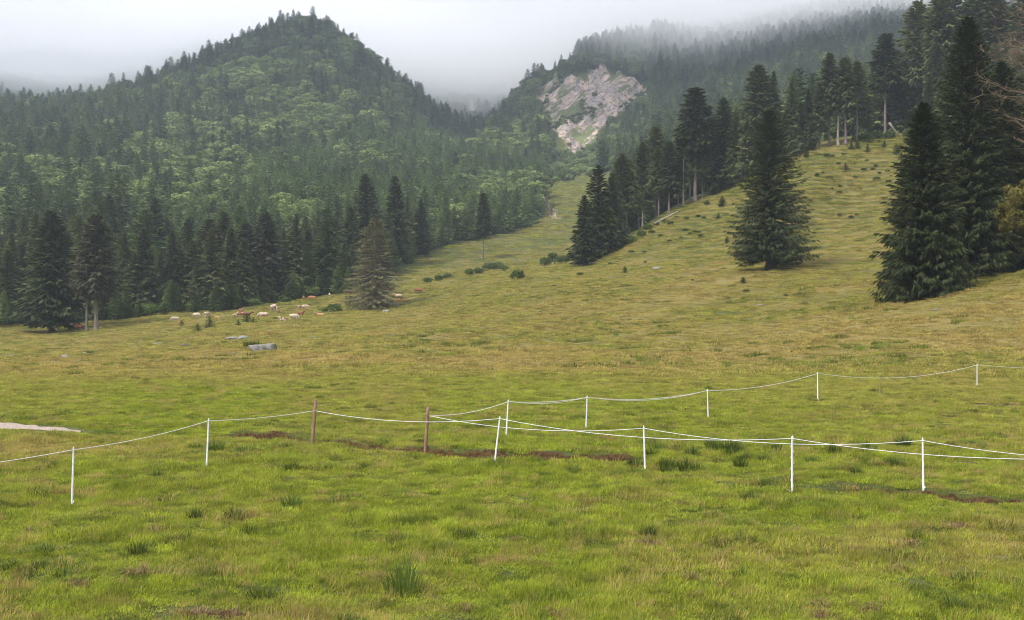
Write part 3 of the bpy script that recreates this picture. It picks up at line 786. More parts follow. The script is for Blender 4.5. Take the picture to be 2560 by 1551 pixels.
for i in range(3):
    kit('shrub', limbs_mesh('trunk_shrub_%d' % i, 2.5, .05, M['bark_dark'], .1, 1.2, 6, seed=90 + i), leafy_crown('crown_shrub_%d' % i, M['shrub'], 2.5, (1.5, 1.8, 1.3)[i], .0, 24, 50, .24, seed=94 + i, lob=(.18, .42), outr=(.35, .85), drop=.22), 2.5)

M['spruce_grey'] = mat_foliage('greyish_spruce_needles', (0.062, 0.066, 0.036), (0.098, 0.100, 0.052), None, spread=.1)
def recolour(key, src, mat, bark):
    for tr, cr, h in KIT[src]:
        c = cr.copy(); c.materials[0] = mat; t = tr.copy(); t.materials[0] = bark; kit(key, t, c, h)
recolour('clump', 'shrub', M['juniper'], M['bark_dark']); recolour('dark', 'spruce', M['spruce_near'], M['bark_dark']); recolour('grey', 'tall', M['spruce_grey'], M['bark']); recolour('darktall', 'tall', M['spruce_near'], M['bark'])
def tree(key, name, loc, h, label, group=None, wide=1.0, var=None, rz=None, cat='tree', lean=0.0):
    ks = KIT[key]; tr, cr, h0 = ks[random.randrange(len(ks)) if var is None else var % len(ks)]
    o = obj(name, None, loc=loc, rot=(lean, random.uniform(-.01, .01), random.uniform(0, 6.28) if rz is None else rz)); s = h / h0
    o.scale = (s * wide, s * wide, s); o.empty_display_size = 0.3
    obj('trunk', tr, o); obj('crown', cr, o)
    return tag(o, label, cat, group)
def tree_at(key, name, px, py, top, label, group=None, wide=1.0, var=None, d=None, cat='tree', rz=None):
    if d is None: p = hit(px, py)
    else: x = (px - CX) / F * d; p = Vector((x, d, gz(x, d)))
    h = (CY - top) / F * p.y - p.z
    return tree(key, name, p, h, label, group, wide, var, rz, cat)

# ---- hero trees ----
def hero(name, p, h, R, label, seed, crown_mat, bark, cb=.05, nb=1100, tw=44, lw=(.58, .135), power=.75, droop=.48, hang=.95, trunk_r=.42, bend=.0, cat='tree', extra_trunk=None, wood=3, side_bias=0.0, jit=.25, bulge=0.0, core=True):
    o = obj(name, None, loc=p); o.empty_display_size = .3
    cm, wb = spruce_crown('crown', crown_mat, h, R, cb, nb, tw, lw, seed, power, droop, hang, jit, wood, side_bias, bulge, core)
    obj('trunk', trunk_mesh('trunk', h, trunk_r, bark, 10, seed=seed, bend=bend), o)
    obj('crown', cm, o); obj('branches', wb.mesh('branches', bark, True), o)
    if extra_trunk:
        e = obj('trunk', trunk_mesh('trunk', h * .55, trunk_r * .8, bark, 9, seed=seed + 1), o, loc=extra_trunk)
    return tag(o, label, cat)
p = hit(1850, 650)
hero('spruce_tree', p, (CY - 266) / F * p.y - p.z, 5.1, 'lone dark green spruce with a forked trunk on the slope below the knoll', 301, M['spruce_near'], M['bark_dark'], cb=.085, power=.72, extra_trunk=(.75, .1, 0), trunk_r=.45, side_bias=.08, bulge=.05, jit=.38)
p = hit(2222, 716)
hero('spruce_tree', p, (CY - 250) / F * p.y - p.z, 4.1, 'large dark spruce with branches to the ground in front of the tallest spruce', 302, M['spruce_near'], M['bark_dark'], cb=.0, power=.72, bulge=.06)
def at_d(px, d):
    x = (px - CX) / F * d; return Vector((x, d, gz(x, d)))
p = at_d(2330, 121)
hero('spruce_tree', p, (CY - 42) / F * p.y - p.z, 5.3, 'tallest dark spruce of the near group beside the yellowing tree', 303, M['spruce_near'], M['bark_dark'], cb=.0, nb=1400, power=.74, bulge=.05)
p = at_d(2412, 127)
hero('spruce_tree', p, (CY - 150) / F * p.y - p.z, 5.2, 'dark spruce standing behind the yellowing tree at the meadow edge', 304, M['spruce_near'], M['bark_dark'], cb=.0, power=.72, bulge=.05)
p = at_d(2520, 122)
hero('spruce_tree', p, 25.0, 5.6, 'dark spruce beyond the yellowing tree, farthest along the meadow edge', 305, M['spruce_near'], M['bark_dark'], cb=.0, nb=900, power=.72, bulge=.05)
p = hit(901, 744)
hero('spruce_tree', p, (CY - 526) / F * p.y - p.z, 5.6, 'thinning brownish spruce with a pale bare trunk standing among the grazing cattle', 306, M['spruce_brown'], M['bark_pale'], cb=.03, nb=420, tw=34, lw=(.8, .17), power=.72, droop=.66, hang=.5, trunk_r=.36, wood=1, jit=.2, core=False)

# yellowing tree and bare tree at the meadow edge
p = at_d(2475, 107.5)
o = obj('autumn_tree', None, loc=p)
hh = (CY - 385) / F * p.y - p.z
obj('trunk', limbs_mesh('trunk', hh, .2, M['bark_dark'], .15, 3.0, 12, 401), o); obj('crown', leafy_crown('crown', M['autumn'], hh, 2.9, .04, 110, 150, .20, 402, .9, lob=(.10, .26), outr=(.35, .95)), o)
tag(o, 'yellowish brown broadleaf tree in front of the dark spruces at the meadow edge', 'tree')
def bare_tree():
    p = at_d(2500, 116); r = np.random.default_rng(77); mb = MB(); o = obj('bare_tree', None, loc=p); h = 30.0
    obj('trunk', trunk_mesh('trunk', h, .32, M['twig'], 8, seed=5, bend=.02), o)
    for i in range(80):
        t = r.uniform(.35, .97); w = r.uniform(0, 6.28); l = (1.02 - t) * 8.5 + 1.2
        p0 = np.array([0, 0, t * h]); dr = np.array([math.cos(w), math.sin(w), .45])
        pts = [p0]
        for k in range(4):
            pts.append(pts[-1] + dr * l / 4 + r.normal(0, .16, 3)); dr = dr + r.normal(0, .16, 3)
        mb.tube(pts, [.045, .034, .024, .014, .006], 4, False)
        for k in range(1, 5):
            for _ in range(5):
                q = pts[k] + 0; e = unit(dr + r.normal(0, .8, 3)); m_ = q + e * .55 + r.normal(0, .1, 3)
                mb.tube([q, m_, m_ + e * .6 + r.normal(0, .18, 3)], [.018, .012, .005], 3, False)
    obj('branches', mb.mesh('branches', M['twig']), o)
    tag(o, 'bare brown twiggy tree rising above the yellowing tree and dark spruces', 'tree')
bare_tree()

# ---- single trees one can pick out on the left ----
tree_at('dark', 'spruce_tree', 125, 799, 507, 'big dark spruce with a thick black trunk beside the red-brown cow under the trees', wide=1.55, var=3)
tree_at('grey', 'spruce_tree', 209, 796, 560, 'slimmer greyish spruce with bare grey trunk right beside the red-brown cow', wide=1.1, var=0)
tree_at('grey', 'spruce_tree', 232, 797, 516, 'taller greyish spruce with flared bare grey trunk next to its slimmer neighbour and the cow', wide=1.3, var=1)
tree_at('darktall', 'spruce_tree', 1162, 627, 466, 'dark spruce with bare lower trunk alone on the valley meadow', wide=.95, var=3)
tree_at('dark', 'spruce_tree', 1012, 612, 478, 'dark narrow spruce at the wood edge above the grassy bank of the valley meadow', wide=1.35, var=2)
EDGE = 'spruces along the pasture edge of the left wood'
for (px, d, top, k, wd, v) in ((30, 262, 560, 'spruce', 1.25, 0), (-40, 262, 540, 'spruce', 1.2, 1), (75, 270, 560, 'tall', 1.2, 2), (180, 275, 520, 'spruce', 1.1, 4), (300, 262, 560, 'spruce', 1.2, 5), (345, 268, 585, 'spruce', 1.1, 0),
        (415, 262, 555, 'spruce', 1.2, 2), (505, 268, 528, 'grey', 1.45, 1), (560, 276, 560, 'spruce', 1.2, 4), (590, 270, 540, 'grey', 1.35, 3), (640, 272, 515, 'grey', 1.5, 0), (450, 272, 570, 'spruce', 1.1, 3),
        (880, 318, 420, 'dark', 1.2, 3), (845, 300, 500, 'spruce', 1.2, 1), (950, 332, 425, 'dark', 1.1, 4), (790, 282, 570, 'larch', 1.3, 1), (745, 274, 600, 'larch', 1.4, 0), (770, 280, 585, 'larch', 1.2, 2), (980, 345, 470, 'spruce', 1.1, 5), (1070, 385, 495, 'spruce', 1.2, 0)):
    tree_at(k, 'spruce_tree' if k != 'larch' else 'larch_tree', px, 0, top, 'tall spruce standing along the pasture edge of the left wood' if k != 'larch' else 'pale green larch at the pasture edge of the left wood', EDGE if k != 'larch' else 'larches along the pasture edge', wd, v, d)

# ---- tree line along the shoulder of the knoll ----
LINE = 'spruces in the tree line along the knoll shoulder'
lab = 'dark spruce in the tree line along the shoulder of the grassy knoll'
labt = 'tall spruce with bare lower trunk in the tree line along the knoll shoulder'
for (px, py, top, k, wd, v) in ((1405, 641, 470, 'dark', 1.35, 0), (1440, 628, 398, 'dark', 1.25, 3), (1472, 610, 420, 'spruce', 1.2, 1), (1498, 582, 372, 'tall', 1.2, 0), (1508, 572, 395, 'tall', 1.2, 2),
        (1585, 525, 358, 'tall', 1.2, 3), (1610, 515, 342, 'tall', 1.3, 1), (1632, 500, 370, 'tall', 1.2, 2), (1672, 486, 214, 'darktall', 1.35, 2), (1660, 489, 300, 'tall', 1.0, 0), (1690, 480, 330, 'tall', 1.0, 3), (1715, 470, 290, 'spruce', 1.2, 5),
        (1742, 460, 235, 'dark', 1.3, 3), (1770, 447, 270, 'spruce', 1.25, 0), (1800, 432, 250, 'spruce', 1.2, 4), (1826, 420, 158, 'tall', 1.15, 0), (1862, 402, 172, 'spruce', 1.0, 2), (1905, 380, 190, 'spruce', 1.0, 5), (1893, 388, 262, 'spruce', 1.35, 3), (1925, 370, 250, 'spruce', 1.2, 1),
        (1945, 363, 215, 'spruce', 1.1, 0), (1972, 356, 200, 'tall', 1.2, 1), (1995, 352, 130, 'tall', 1.1, 0), (2035, 347, 140, 'tall', 1.2, 3), (2062, 344, 150, 'tall', 1.1, 2), (2085, 342, 230, 'tall', 1.2, 1)):
    tree_at(k, 'spruce_tree', px, py, top, lab if k in ('spruce', 'dark') else labt, LINE if k in ('spruce', 'dark') else 'bare-trunked spruces along the knoll shoulder', wd, v)
for (px, d, top, k, wd, v) in ((2130, 296, 82, 'darktall', 1.2, 2), (2128, 300, 238, 'dark', 1.3, 1), (2165, 300, 190, 'tall', 1.0, 3), (2185, 282, 268, 'dark', 1.4, 3), (2175, 320, 150, 'tall', 1.0, 1), (2210, 296, 5, 'tall', 1.2, 0), (2240, 300, 20, 'spruce', 1.1, 3), (2262, 290, -20, 'tall', 1.2, 2), (2292, 296, -15, 'tall', 1.2, 1), (2330, 300, -30, 'spruce', 1.1, 0),
        (2360, 290, -30, 'tall', 1.2, 3), (2400, 285, -10, 'tall', 1.3, 0), (2440, 280, 10, 'spruce', 1.2, 2), (2470, 270, -30, 'tall', 1.2, 1), (2235, 276, 180, 'spruce', 1.2, 2), (2275, 270, 150, 'spruce', 1.2, 5)):
    tree_at(k, 'spruce_tree', px, 0, top, 'tall spruce in the stand on top of the grassy knoll', 'spruces on top of the knoll', wd, v, d)
tree_at('beech', 'broadleaf_tree', 1537, 556, 452, 'small grey-green broadleaf tree leaning under the tree line of the knoll', None, .8, 0)
tree_at('beech', 'broadleaf_tree', 1463, 618, 480, 'light green broadleaf tree among the lowest spruces of the knoll tree line', None, .8, 2)

# dead pale poles and fallen timber
def snag(px, py, top, r0, label, lean=0.0, stubs=8, seed=0):
    p = hit(px, py); h = (CY - top) / F * p.y - p.z; r = np.random.default_rng(seed)
    o = obj('dead_trunk', None, loc=p, rot=(0, lean, 0))
    obj('trunk', trunk_mesh('trunk', h, r0, M['bark_pale'], 9, top=.96, seed=seed, bend=.004, flare=.9), o)
    for i in range(stubs):
        z = h * r.uniform(.25, .95); w = r.uniform(0, 6.28); l = r.uniform(.4, 1.2); mb = MB()
        mb.tube([(0, 0, z), (math.cos(w) * l, math.sin(w) * l, z - .1)], [.04, .015], 4)
        obj('branch_stub', mb.mesh('branch_stub', M['bark_pale']), o)
    tag(o, label, 'dead tree')
snag(2016, 351, 172, .30, 'tall pale barkless dead trunk standing on the crest of the knoll', 0.01, 8, 1)
snag(1644, 496, 378, .26, 'bare grey dead pole standing at the tree line of the knoll', 0.01, 5, 2)
snag(1494, 583, 455, .24, 'bare grey dead pole beside the lowest spruces of the knoll tree line', 0, 6, 3)
snag(1965, 358, 272, .16, 'thin pale dead pole beside the tall barkless trunk on the knoll', 0, 4, 4)
def log(px, py, length, rz, ry, r0, label):
    p = hit(px, py); mb = MB()
    mb.tube([(-length / 2, 0, 0), (-length * .2, .05, .02), (length * .2, -.03, 0), (length / 2, 0, 0)], [r0, r0 * .9, r0 * .75, r0 * .6], 9)
    o = obj('fallen_log', mb.mesh('fallen_log', M['bark_pale'], True), loc=p + Vector((0, 0, r0 * .7 + abs(math.sin(ry)) * length * .48)), rot=(0, ry, rz)); tag(o, label, 'log')
log(2152, 333, 4.2, 0.2, math.radians(52), .30, 'broken pale log leaning steeply on the crest of the knoll')
log(1604, 541, 6.5, 0.35, math.radians(-26), .16, 'long pale fallen log lying below the tree line of the knoll')
log(1430, 612 + 25, 2.4, 0.5, math.radians(-10), .18, 'short pale fallen log under the lowest spruces of the knoll tree line')

# ---- woods ----
def wood_points(spacing, px0, px1, d0, d1, inside):
    u0, u1 = (px0 - CX) / F, (px1 - CX) / F
    gx = np.arange(u0 * d1 if u0 < 0 else u0 * d0, u1 * d1 if u1 > 0 else u1 * d0, spacing); gy = np.arange(d0, d1, spacing)
    X, Y = np.meshgrid(gx, gy); X = X.ravel() + RNG.uniform(-.42, .42, X.size) * spacing; Y = Y.ravel() + RNG.uniform(-.42, .42, Y.size) * spacing
    px = CX + X / Y * F; k = (px > px0) & (px < px1) & (Y > d0); X, Y, px = X[k], Y[k], px[k]
    zb = base_h(X, Y); py = CY - F * zb / Y
    k = inside(px, py, Y, X) & ~clearing(px, py, Y) & (rockmask(X, Y, zb) < .5)
    return X[k], Y[k], px[k], py[k]

far_spruce = [spruce_crown('far_spruce_%d' % i, M['spruce_far'], 20, (3.4, 3.8, 3.0, 3.5, 3.2)[i], .06, 130, 10, (1.45, .55), seed=200 + i, power=(.85, .78, .95, .72, .88)[i], hang=.7) for i in range(5)]
far_beech = [leafy_crown('far_beech_%d' % i, M['beech'], 16, (4.6, 5.2, 4.2, 5.0)[i], .05, 18, 64, .80, seed=220 + i, lob=(.26, .46), outr=(.45, .75)) for i in range(4)]
far_larch = [spruce_crown('far_larch_%d' % i, M['larch'], 12, (2.5, 2.9, 2.3)[i], .03, 95, 8, (1.1, .42), seed=240 + i, droop=.1, hang=.3, power=.85) for i in range(3)]
far_kinds = far_spruce + far_beech + far_larch          # 0-4 spruce, 5-8 beech, 9-11 larch

def plant_wood(name, label, X, Y, kind, hh, keep_stuff, wide=None):
    n = len(X); Z = height(X, Y)
    idx = np.where(kind == 0, RNG.integers(0, 5, n), np.where(kind == 1, 5 + RNG.integers(0, 4, n), 9 + RNG.integers(0, 3, n)))
    h0 = np.where(kind == 0, 20.0, np.where(kind == 1, 16.0, 12.0)); s = hh / h0
    w = s * RNG.uniform(1.05, 1.5, n) * np.where(kind == 1, 1.12, 1.0)
    k = keep_stuff
    scatter(name, np.c_[X, Y, Z - .2][k], np.c_[RNG.normal(0, .02, n), RNG.normal(0, .02, n), RNG.uniform(0, 6.28, n)][k], np.c_[w, w, s][k], idx[k], far_kinds, None, label, 'forest')
    return Z

def young_zone(px, py):
    return inpoly(px, py, [(330, 660), (380, 560), (520, 470), (640, 395), (760, 350), (900, 330), (1010, 320), (1110, 350), (1330, 430), (1340, 620), (980, 640), (860, 690), (700, 700), (600, 690), (480, 700)])

X, Y, px, py = wood_points(6.8, -260, 1330, 244, 1240, lambda px, py, d, x: left_wood(px, d))
yz = young_zone(px, py); n = len(X)
# denser young wood
X2, Y2, px2, py2 = wood_points(4.8, 250, 1330, 262, 900, lambda px, py, d, x: left_wood(px, d) & young_zone(px, py))
X, Y, px, py = np.r_[X[~yz], X2], np.r_[Y[~yz], Y2], np.r_[px[~yz], px2], np.r_[py[~yz], py2]
yz = np.r_[np.zeros((~yz).sum(), bool), np.ones(len(X2), bool)]; n = len(X)
mixn = fbm(X / 60, Y / 60, 61, 3) + RNG.normal(0, .33, n)
mixn = mixn + .55 * np.exp(-((px - 720) / 190)**2 - ((py - 200) / 95)**2) + .30 * np.exp(-((px - 330) / 170)**2 - ((py - 470) / 110)**2)
kind = np.where(yz, np.where(mixn > .44, 1, np.where(mixn > -.30, 2, 0)), np.where(mixn > .12, 1, 0))
kind = np.where(~yz & (Y < 330), np.where((mixn > .42) & (Y > 272), 1, np.where(mixn < -.42, 2, 0)), kind)
hh = np.where(yz, RNG.uniform(9, 15, n), np.where(kind == 1, RNG.uniform(13, 18, n), RNG.uniform(15, 24, n)))
hh = np.where(yz & (kind == 1), hh * .95, hh)
hh *= np.interp(Y, [250, 330, 800, 960, 1100], [.95, 1.0, .9, .72, .8]) * np.where(Y < 340, RNG.uniform(.55, 1.08, n), np.where(Y > 840, RNG.uniform(.55, 1.3, n), RNG.uniform(.7, 1.15, n)))
order = np.argsort(Y); near = np.zeros(n, bool)
near[order[:235]] = True
Zl = plant_wood('forest', 'dense mixed forest of spruce and beech covering the left mountain', X, Y, kind, hh, ~near)
NM = {0: ('spruce', 'spruce_tree', 'dark spruce inside the front of the left wood behind the pasture edge', 'spruces inside the left wood'),
      1: ('beech', 'beech_tree', 'round-crowned green beech inside the front of the left wood', 'beeches inside the left wood'),
      2: ('larch', 'larch_tree', 'young pale green larch inside the front of the left wood', 'young larches inside the left wood')}
for i in np.nonzero(near)[0]:
    k, nm, lb, gr = NM[int(kind[i])]
    tree(k, nm, (X[i], Y[i], Zl[i] - .1), float(hh[i]), lb, gr, random.uniform(1.15, 1.6))

X, Y, px, py = wood_points(6.3, 1385, 2800, 250, 1250, lambda px, py, d, x: right_wood(px, d) & (d > np.interp(px, R_PX, R_D0) + 14))
n = len(X); mixn = fbm(X / 60, Y / 60, 67, 3) + RNG.normal(0, .3, n)
kind = np.where(mixn > np.where(Y > 480, .24, .6), 1, 0)
kind = np.where((px < 1560) & (Y > 560) & (mixn > -.1), 1, kind)
hh = np.where(kind == 1, RNG.uniform(12, 18, n), RNG.uniform(17, 26, n)) * np.interp(Y, [300, 500, 900, 1100], [.85, .9, .95, .9])
hh = np.where((px < 1570) & (Y > 300), hh * .75, hh)
order = np.argsort(Y); near = np.zeros(n, bool); near[order[:60]] = True
Zr = plant_wood('forest', 'dark spruce forest with some beeches covering the right mountain into the cloud', X, Y, kind, hh, ~near)
for i in np.nonzero(near)[0]:
    k = 'tall' if kind[i] == 0 and random.random() < .6 else ('spruce' if kind[i] == 0 else 'beech')
    tree(k, 'beech_tree' if k == 'beech' else 'spruce_tree', (X[i], Y[i], Zr[i] - .1), float(hh[i]), 'spruce in the dark wood behind the knoll tree line' if k != 'beech' else 'round green beech in the dark wood behind the knoll tree line',
         'spruces behind the knoll tree line' if k != 'beech' else 'beeches behind the knoll tree line', random.uniform(.95, 1.25))

# dwarf pine and scrub on the spur left of the cliff and in the valley head
scrub = [leafy_crown('scrub_%d' % i, M[('spruce_far', 'shrub', 'beech')[i % 3]], 3.0, 2.3, .0, 9, 34, .75, seed=260 + i) for i in range(6)]
X, Y, px, py = wood_points(3.6, 1080, 1720, 560, 1330, lambda px, py, d, x: inpoly(px, py, SPUR) | ((d > 1050) & (px < 1400)) | ((px > 1240) & (px < 1420) & (d > 590) & (d < 790)))
k = (RNG.uniform(0, 1, len(X)) < .8) & ((Y > 800) | (px < 1285) | (fbm(X / 22, Y / 22, 73, 3) > .06)); X, Y = X[k], Y[k]; n = len(X)
s = RNG.uniform(.6, 1.7, n)
scatter('mountain_scrub', np.c_[X, Y, height(X, Y) - .1], np.c_[np.zeros(n), np.zeros(n), RNG.uniform(0, 6.28, n)], np.c_[s, s, s], RNG.integers(0, 6, n), scrub, None, 'low dark mountain pine scrub on the ridge around the pale cliff', 'scrub')
X, Y, px, py = wood_points(9.5, 1080, 1720, 640, 1330, lambda px, py, d, x: inpoly(px, py, SPUR) | (d > 1050))
k = RNG.uniform(0, 1, len(X)) < .4; X, Y = X[k], Y[k]; n = len(X); s = RNG.uniform(.3, .75, n)
scatter('ridge_trees', np.c_[X, Y, height(X, Y) - .1], np.c_[np.zeros(n), np.zeros(n), RNG.uniform(0, 6.28, n)], np.c_[s, s, s], RNG.integers(0, 9, n), far_kinds, None, 'scattered small trees on the ridge behind the pale cliff', 'forest')

# bushes rooted in the cracks of the cliff
n = 2600; d = RNG.uniform(770, 1000, n); pxs = RNG.uniform(1275, 1575, n); X = (pxs - CX) / F * d; Y = d; zb = base_h(X, Y)
k = (rockmask(X, Y, zb) > .5) & (fbm((X * .72 - zb * .7) / 13, (X * .7 + zb * .72) / 45, 79, 3) > .22); X, Y = X[k], Y[k]; n = len(X); s = RNG.uniform(.35, .95, n)
scatter('cliff_scrub', np.c_[X, Y, height(X, Y) - .1], np.c_[np.zeros(n), np.zeros(n), RNG.uniform(0, 6.28, n)], np.c_[s, s, s], RNG.integers(0, 6, n), scrub, None, 'small bushes growing in the cracks of the pale cliff', 'scrub')
# sprinkling of scrub on the grass under the cliff and on the valley floor
n = 420; d = np.sqrt(RNG.uniform(430**2, 790**2, n)); pxs = RNG.uniform(1290, 1470, n); X = (pxs - CX) / F * d; Y = d
zb = base_h(X, Y); pys = CY - F * zb / d
k = (rockmask(X, Y, zb) < .5) & (fbm(X / 25, Y / 25, 71, 3) + np.interp(d, [430, 560, 640, 790], [-.45, -.3, .25, .35]) > 0); X, Y = X[k], Y[k]; n = len(X); s = RNG.uniform(.5, 1.5, n)
scatter('valley_scrub', np.c_[X, Y, height(X, Y) - .1], np.c_[np.zeros(n), np.zeros(n), RNG.uniform(0, 6.28, n)], np.c_[s, s, s], RNG.integers(0, 6, n), scrub, None, 'green scrub growing up the gully below the pale cliff', 'scrub')

# ---- shrubs and saplings one can count ----
def S(x, y): return x * .9625, y * .9625
def shrub_at(px, py, w_px, label, group=None, kind='shrub', tall=1.0, name='shrub'):
    p = hit(px, py); w = w_px / F * p.y
    h0 = KIT[kind][0][2]; nat = {'shrub': 3.0, 'clump': 3.0, 'sapling': 2.2}[kind]
    h = w / nat * h0 * tall
    return tree(kind, name, p, h, label, group, 1.0 / tall, cat='shrub')
shrub_at(1245, 673, 44, 'round dark green bush standing alone on the meadow crest below the valley')
shrub_at(805, 752, 36, 'dark green bush beside the thinning brownish spruce among the cattle')
shrub_at(782, 753, 20, 'small dark bush touching the bigger bush beside the brownish spruce')
SH = 'bushes along the meadow crest in front of the valley'
for px, py, w in ((1130, 662, 30), (1150, 660, 26), (1178, 652, 34), (1200, 648, 30), (1212, 652, 22), (1078, 672, 24), (1055, 678, 30), (1030, 682, 24), (1310, 640, 40), (1330, 632, 44), (1352, 636, 36), (1370, 628, 30)):
    shrub_at(px, py, w, 'low green bush on the meadow crest in front of the valley', SH)
for px, py, w, lb in ((594, 776, 20, 'little spruce sapling right in front of the dark brown cow'), (663, 768, 13, 'small round bush between the cream cow and the brown and white calf'), (504, 792, 26, 'bushy young spruce on the pasture downhill of the white cows'), (476, 799, 18, 'low dark bush beside the bushy young spruce on the pasture'), (437, 784, 12, 'tiny sapling beside the white cow with the brown head'), (610, 779, 13, 'small bush beside the sapling by the dark brown cow'), (573, 785, 13, 'small bush left of the sapling by the dark brown cow')):
    shrub_at(px, py, w, lb, None, 'sapling' if 'sapling' in lb or 'young' in lb else 'shrub', .6)
KN = [(945,340),(1035,400),(915,465),(1090,455),(970,515),(1165,510),(1440,495),(1415,455),(1350,475),(1320,420),(1045,578),(1040,620),(1175,793),(1045,800),(1390,665),(1420,540),(1135,290),(1350,235),(1250,375),(790,350),(1400,865),(175,1005),(110,815),(300,1310),(325,1380),(630,1410),(20,710),(140,725),(1130,810),(985,595),(1205,590),(1300,440),(1260,300),(1390,270),(1480,320),(1520,360),(990,345),(870,495),(1075,330),(1180,280),(1230,445),(1330,520),(1500,450),(1560,520)]
KN = [(1760 + a / 3.08, 280 + b / 3.08) for a, b in KN] + [(1200 + a / 3.52, 380 + b / 3.52) for a, b in [(1920,565),(1815,590),(1970,585),(2100,580),(1515,710),(1590,735),(1805,695),(1850,720),(1890,712),(1925,712),(1945,742),(1770,760),(1665,790),(2175,797),(1330,880),(1445,880),(1145,988),(1455,970),(1870,1125),(880,1075),(1275,1060),(2315,1150),(1735,575),(1680,635),(2005,460),(2130,475),(1440,740),(2170,550)]]
for a, b in KN:
    a, b = S(a, b + 3)
    shrub_at(a, b, random.uniform(10, 18), 'small dark green sapling clump dotted on the slope of the grassy knoll', 'sapling clumps on the knoll slope', random.choice(['sapling', 'clump', 'clump', 'clump']), random.uniform(.6, .9))
for px, py, w in ((2060, 343, 30), (2085, 340, 34), (2110, 338, 40), (2140, 335, 34), (2185, 332, 40), (2205, 338, 46), (1930, 372, 20), (1560, 556, 26), (1580, 545, 22), (1600, 538, 18), (1545, 570, 24), (1522, 585, 30), (1512, 592, 24)):
    shrub_at(px, py, w, 'bush at the foot of the trees along the knoll crest', 'bushes along the knoll crest')
# undergrowth along the left wood
for i in range(80):
    px = random.uniform(-30, 840); d = float(np.interp(px, L_PX, L_D0)) - random.uniform(-2, 6); x = (px - CX) / F * d
    k = random.choice(['sapling', 'shrub', 'sapling', 'larch'])
    h = {'sapling': random.uniform(2.5, 5.5), 'shrub': random.uniform(2, 4), 'larch': random.uniform(4, 7)}[k]
    nm = {'sapling': 'spruce_sapling', 'shrub': 'shrub', 'larch': 'larch_sapling'}[k]
    tree(k, nm, (x, d, gz(x, d) - .05), h, {'sapling': 'young spruce at the foot of the left wood', 'shrub': 'leafy bush at the foot of the left wood', 'larch': 'pale young larch at the foot of the left wood'}[k],
         {'sapling': 'young spruces at the wood foot', 'shrub': 'bushes at the wood foot', 'larch': 'young larches at the wood foot'}[k], random.uniform(.9, 1.4), cat='shrub' if k == 'shrub' else 'tree')

# ------------------------------------------------------------------ rushes and weeds of the near field
rush_protos = [blade_patch('rush_%d' % i, 150, .20, .30, .62, .011, M['rush'], 170 + i, straight=True) for i in range(3)]
def rush(px, py, w_px, label, group=None, tall=1.0):
    p = hit(px, py); s = w_px / F * p.y / .62
    o = obj('rush_tussock', random.choice(rush_protos), loc=p - Vector((0, 0, .01)), rot=(0, 0, random.uniform(0, 6.28)), scl=(s, s, s * tall)); return tag(o, label, 'grass tussock', group)
rush(968, 1428, 120, 'big dense dark green rush tussock alone in the near field', None, 1.1)
rush(630, 1448, 100, 'second largest dark rush tussock, wide and low in the near field', None, .7)
RG = 'rush tussocks scattered over the near field'
for px, py, w in ((705, 1135, 40), (560, 1250, 50), (470, 1250, 44), (700, 1225, 50), (600, 1290, 40), (380, 1150, 30), (1230, 1430, 40), (1560, 1295, 44), (1840, 1180, 30), (1380, 1140, 40), (1310, 1150, 30), (1530, 1122, 44), (1600, 1128, 40), (1500, 1385, 40), (2200, 1300, 36), (1330, 1270, 30), (790, 1135, 28), (520, 1085, 44), (90, 1200, 50), (330, 1335, 50), (150, 1395, 50), (2290, 1470, 60), (1780, 1390, 40), (1700, 1290, 34)):
    rush(px, py, w * 1.25, 'dark green rush tussock growing in the grass of the near field', RG, random.uniform(.7, 1.0))
for i in range(26):
    px = random.uniform(1560, 2180); py = random.uniform(1075, 1140)
    rush(px, py, random.uniform(34, 62), 'rush tussock in the wet patch behind the rope fence posts', 'rush tussocks in the wet patch', random.uniform(.7, 1.0))

def mat_withered():
    m, nt, n, l = new_mat('withered_stems'); h = N(nt); r = h.node('ShaderNodeNewGeometry').outputs['Random Per Island']
    h.bsdf(h.mix(r, (.30, .20, .105), (.15, .09, .048)), .8, transl=.2); return m
M['withered'] = mat_withered()
withered = [blade_patch('withered_%d' % i, 70, .15, .08, .24, .014, M['withered'], 190 + i, 1.0) for i in range(3)]
for px, py, sc in ((1405, 1262, 1.5), (1565, 1318, 1.6), (1655, 1398, 1.2), (1670, 1440, 1.1), (1733, 1416, 1.0), (1970, 1458, 1.2), (2100, 1472, 1.0), (2160, 1378, 1.3), (2317, 1372, .8), (1975, 1485, 1.0), (65, 1280, .9), (195, 1415, 1.3), (330, 1388, 1.4), (375, 1278, 1.1), (80, 1220, 1.2), (560, 1484, 1.3), (470, 1482, 1.2), (1120, 1470, 1.0), (2180, 1312, 1.5), (2290, 1275, 1.4), (1560, 1225, 1.0), (1240, 1300, .9), (700, 1485, 1.0), (1330, 1482, 1.2), (1640, 1215, .9), (1830, 1340, 1.0), (2050, 1330, 1.1)):
    o = obj('withered_clump', random.choice(withered), loc=hit(px, py), rot=(0, 0, random.uniform(0, 6.28)), scl=(sc * .8, sc * .8, sc * random.uniform(.5, .9)))
    tag(o, 'withered reddish brown plant clump in the green near field', 'dead plant', 'withered clumps in the near field')
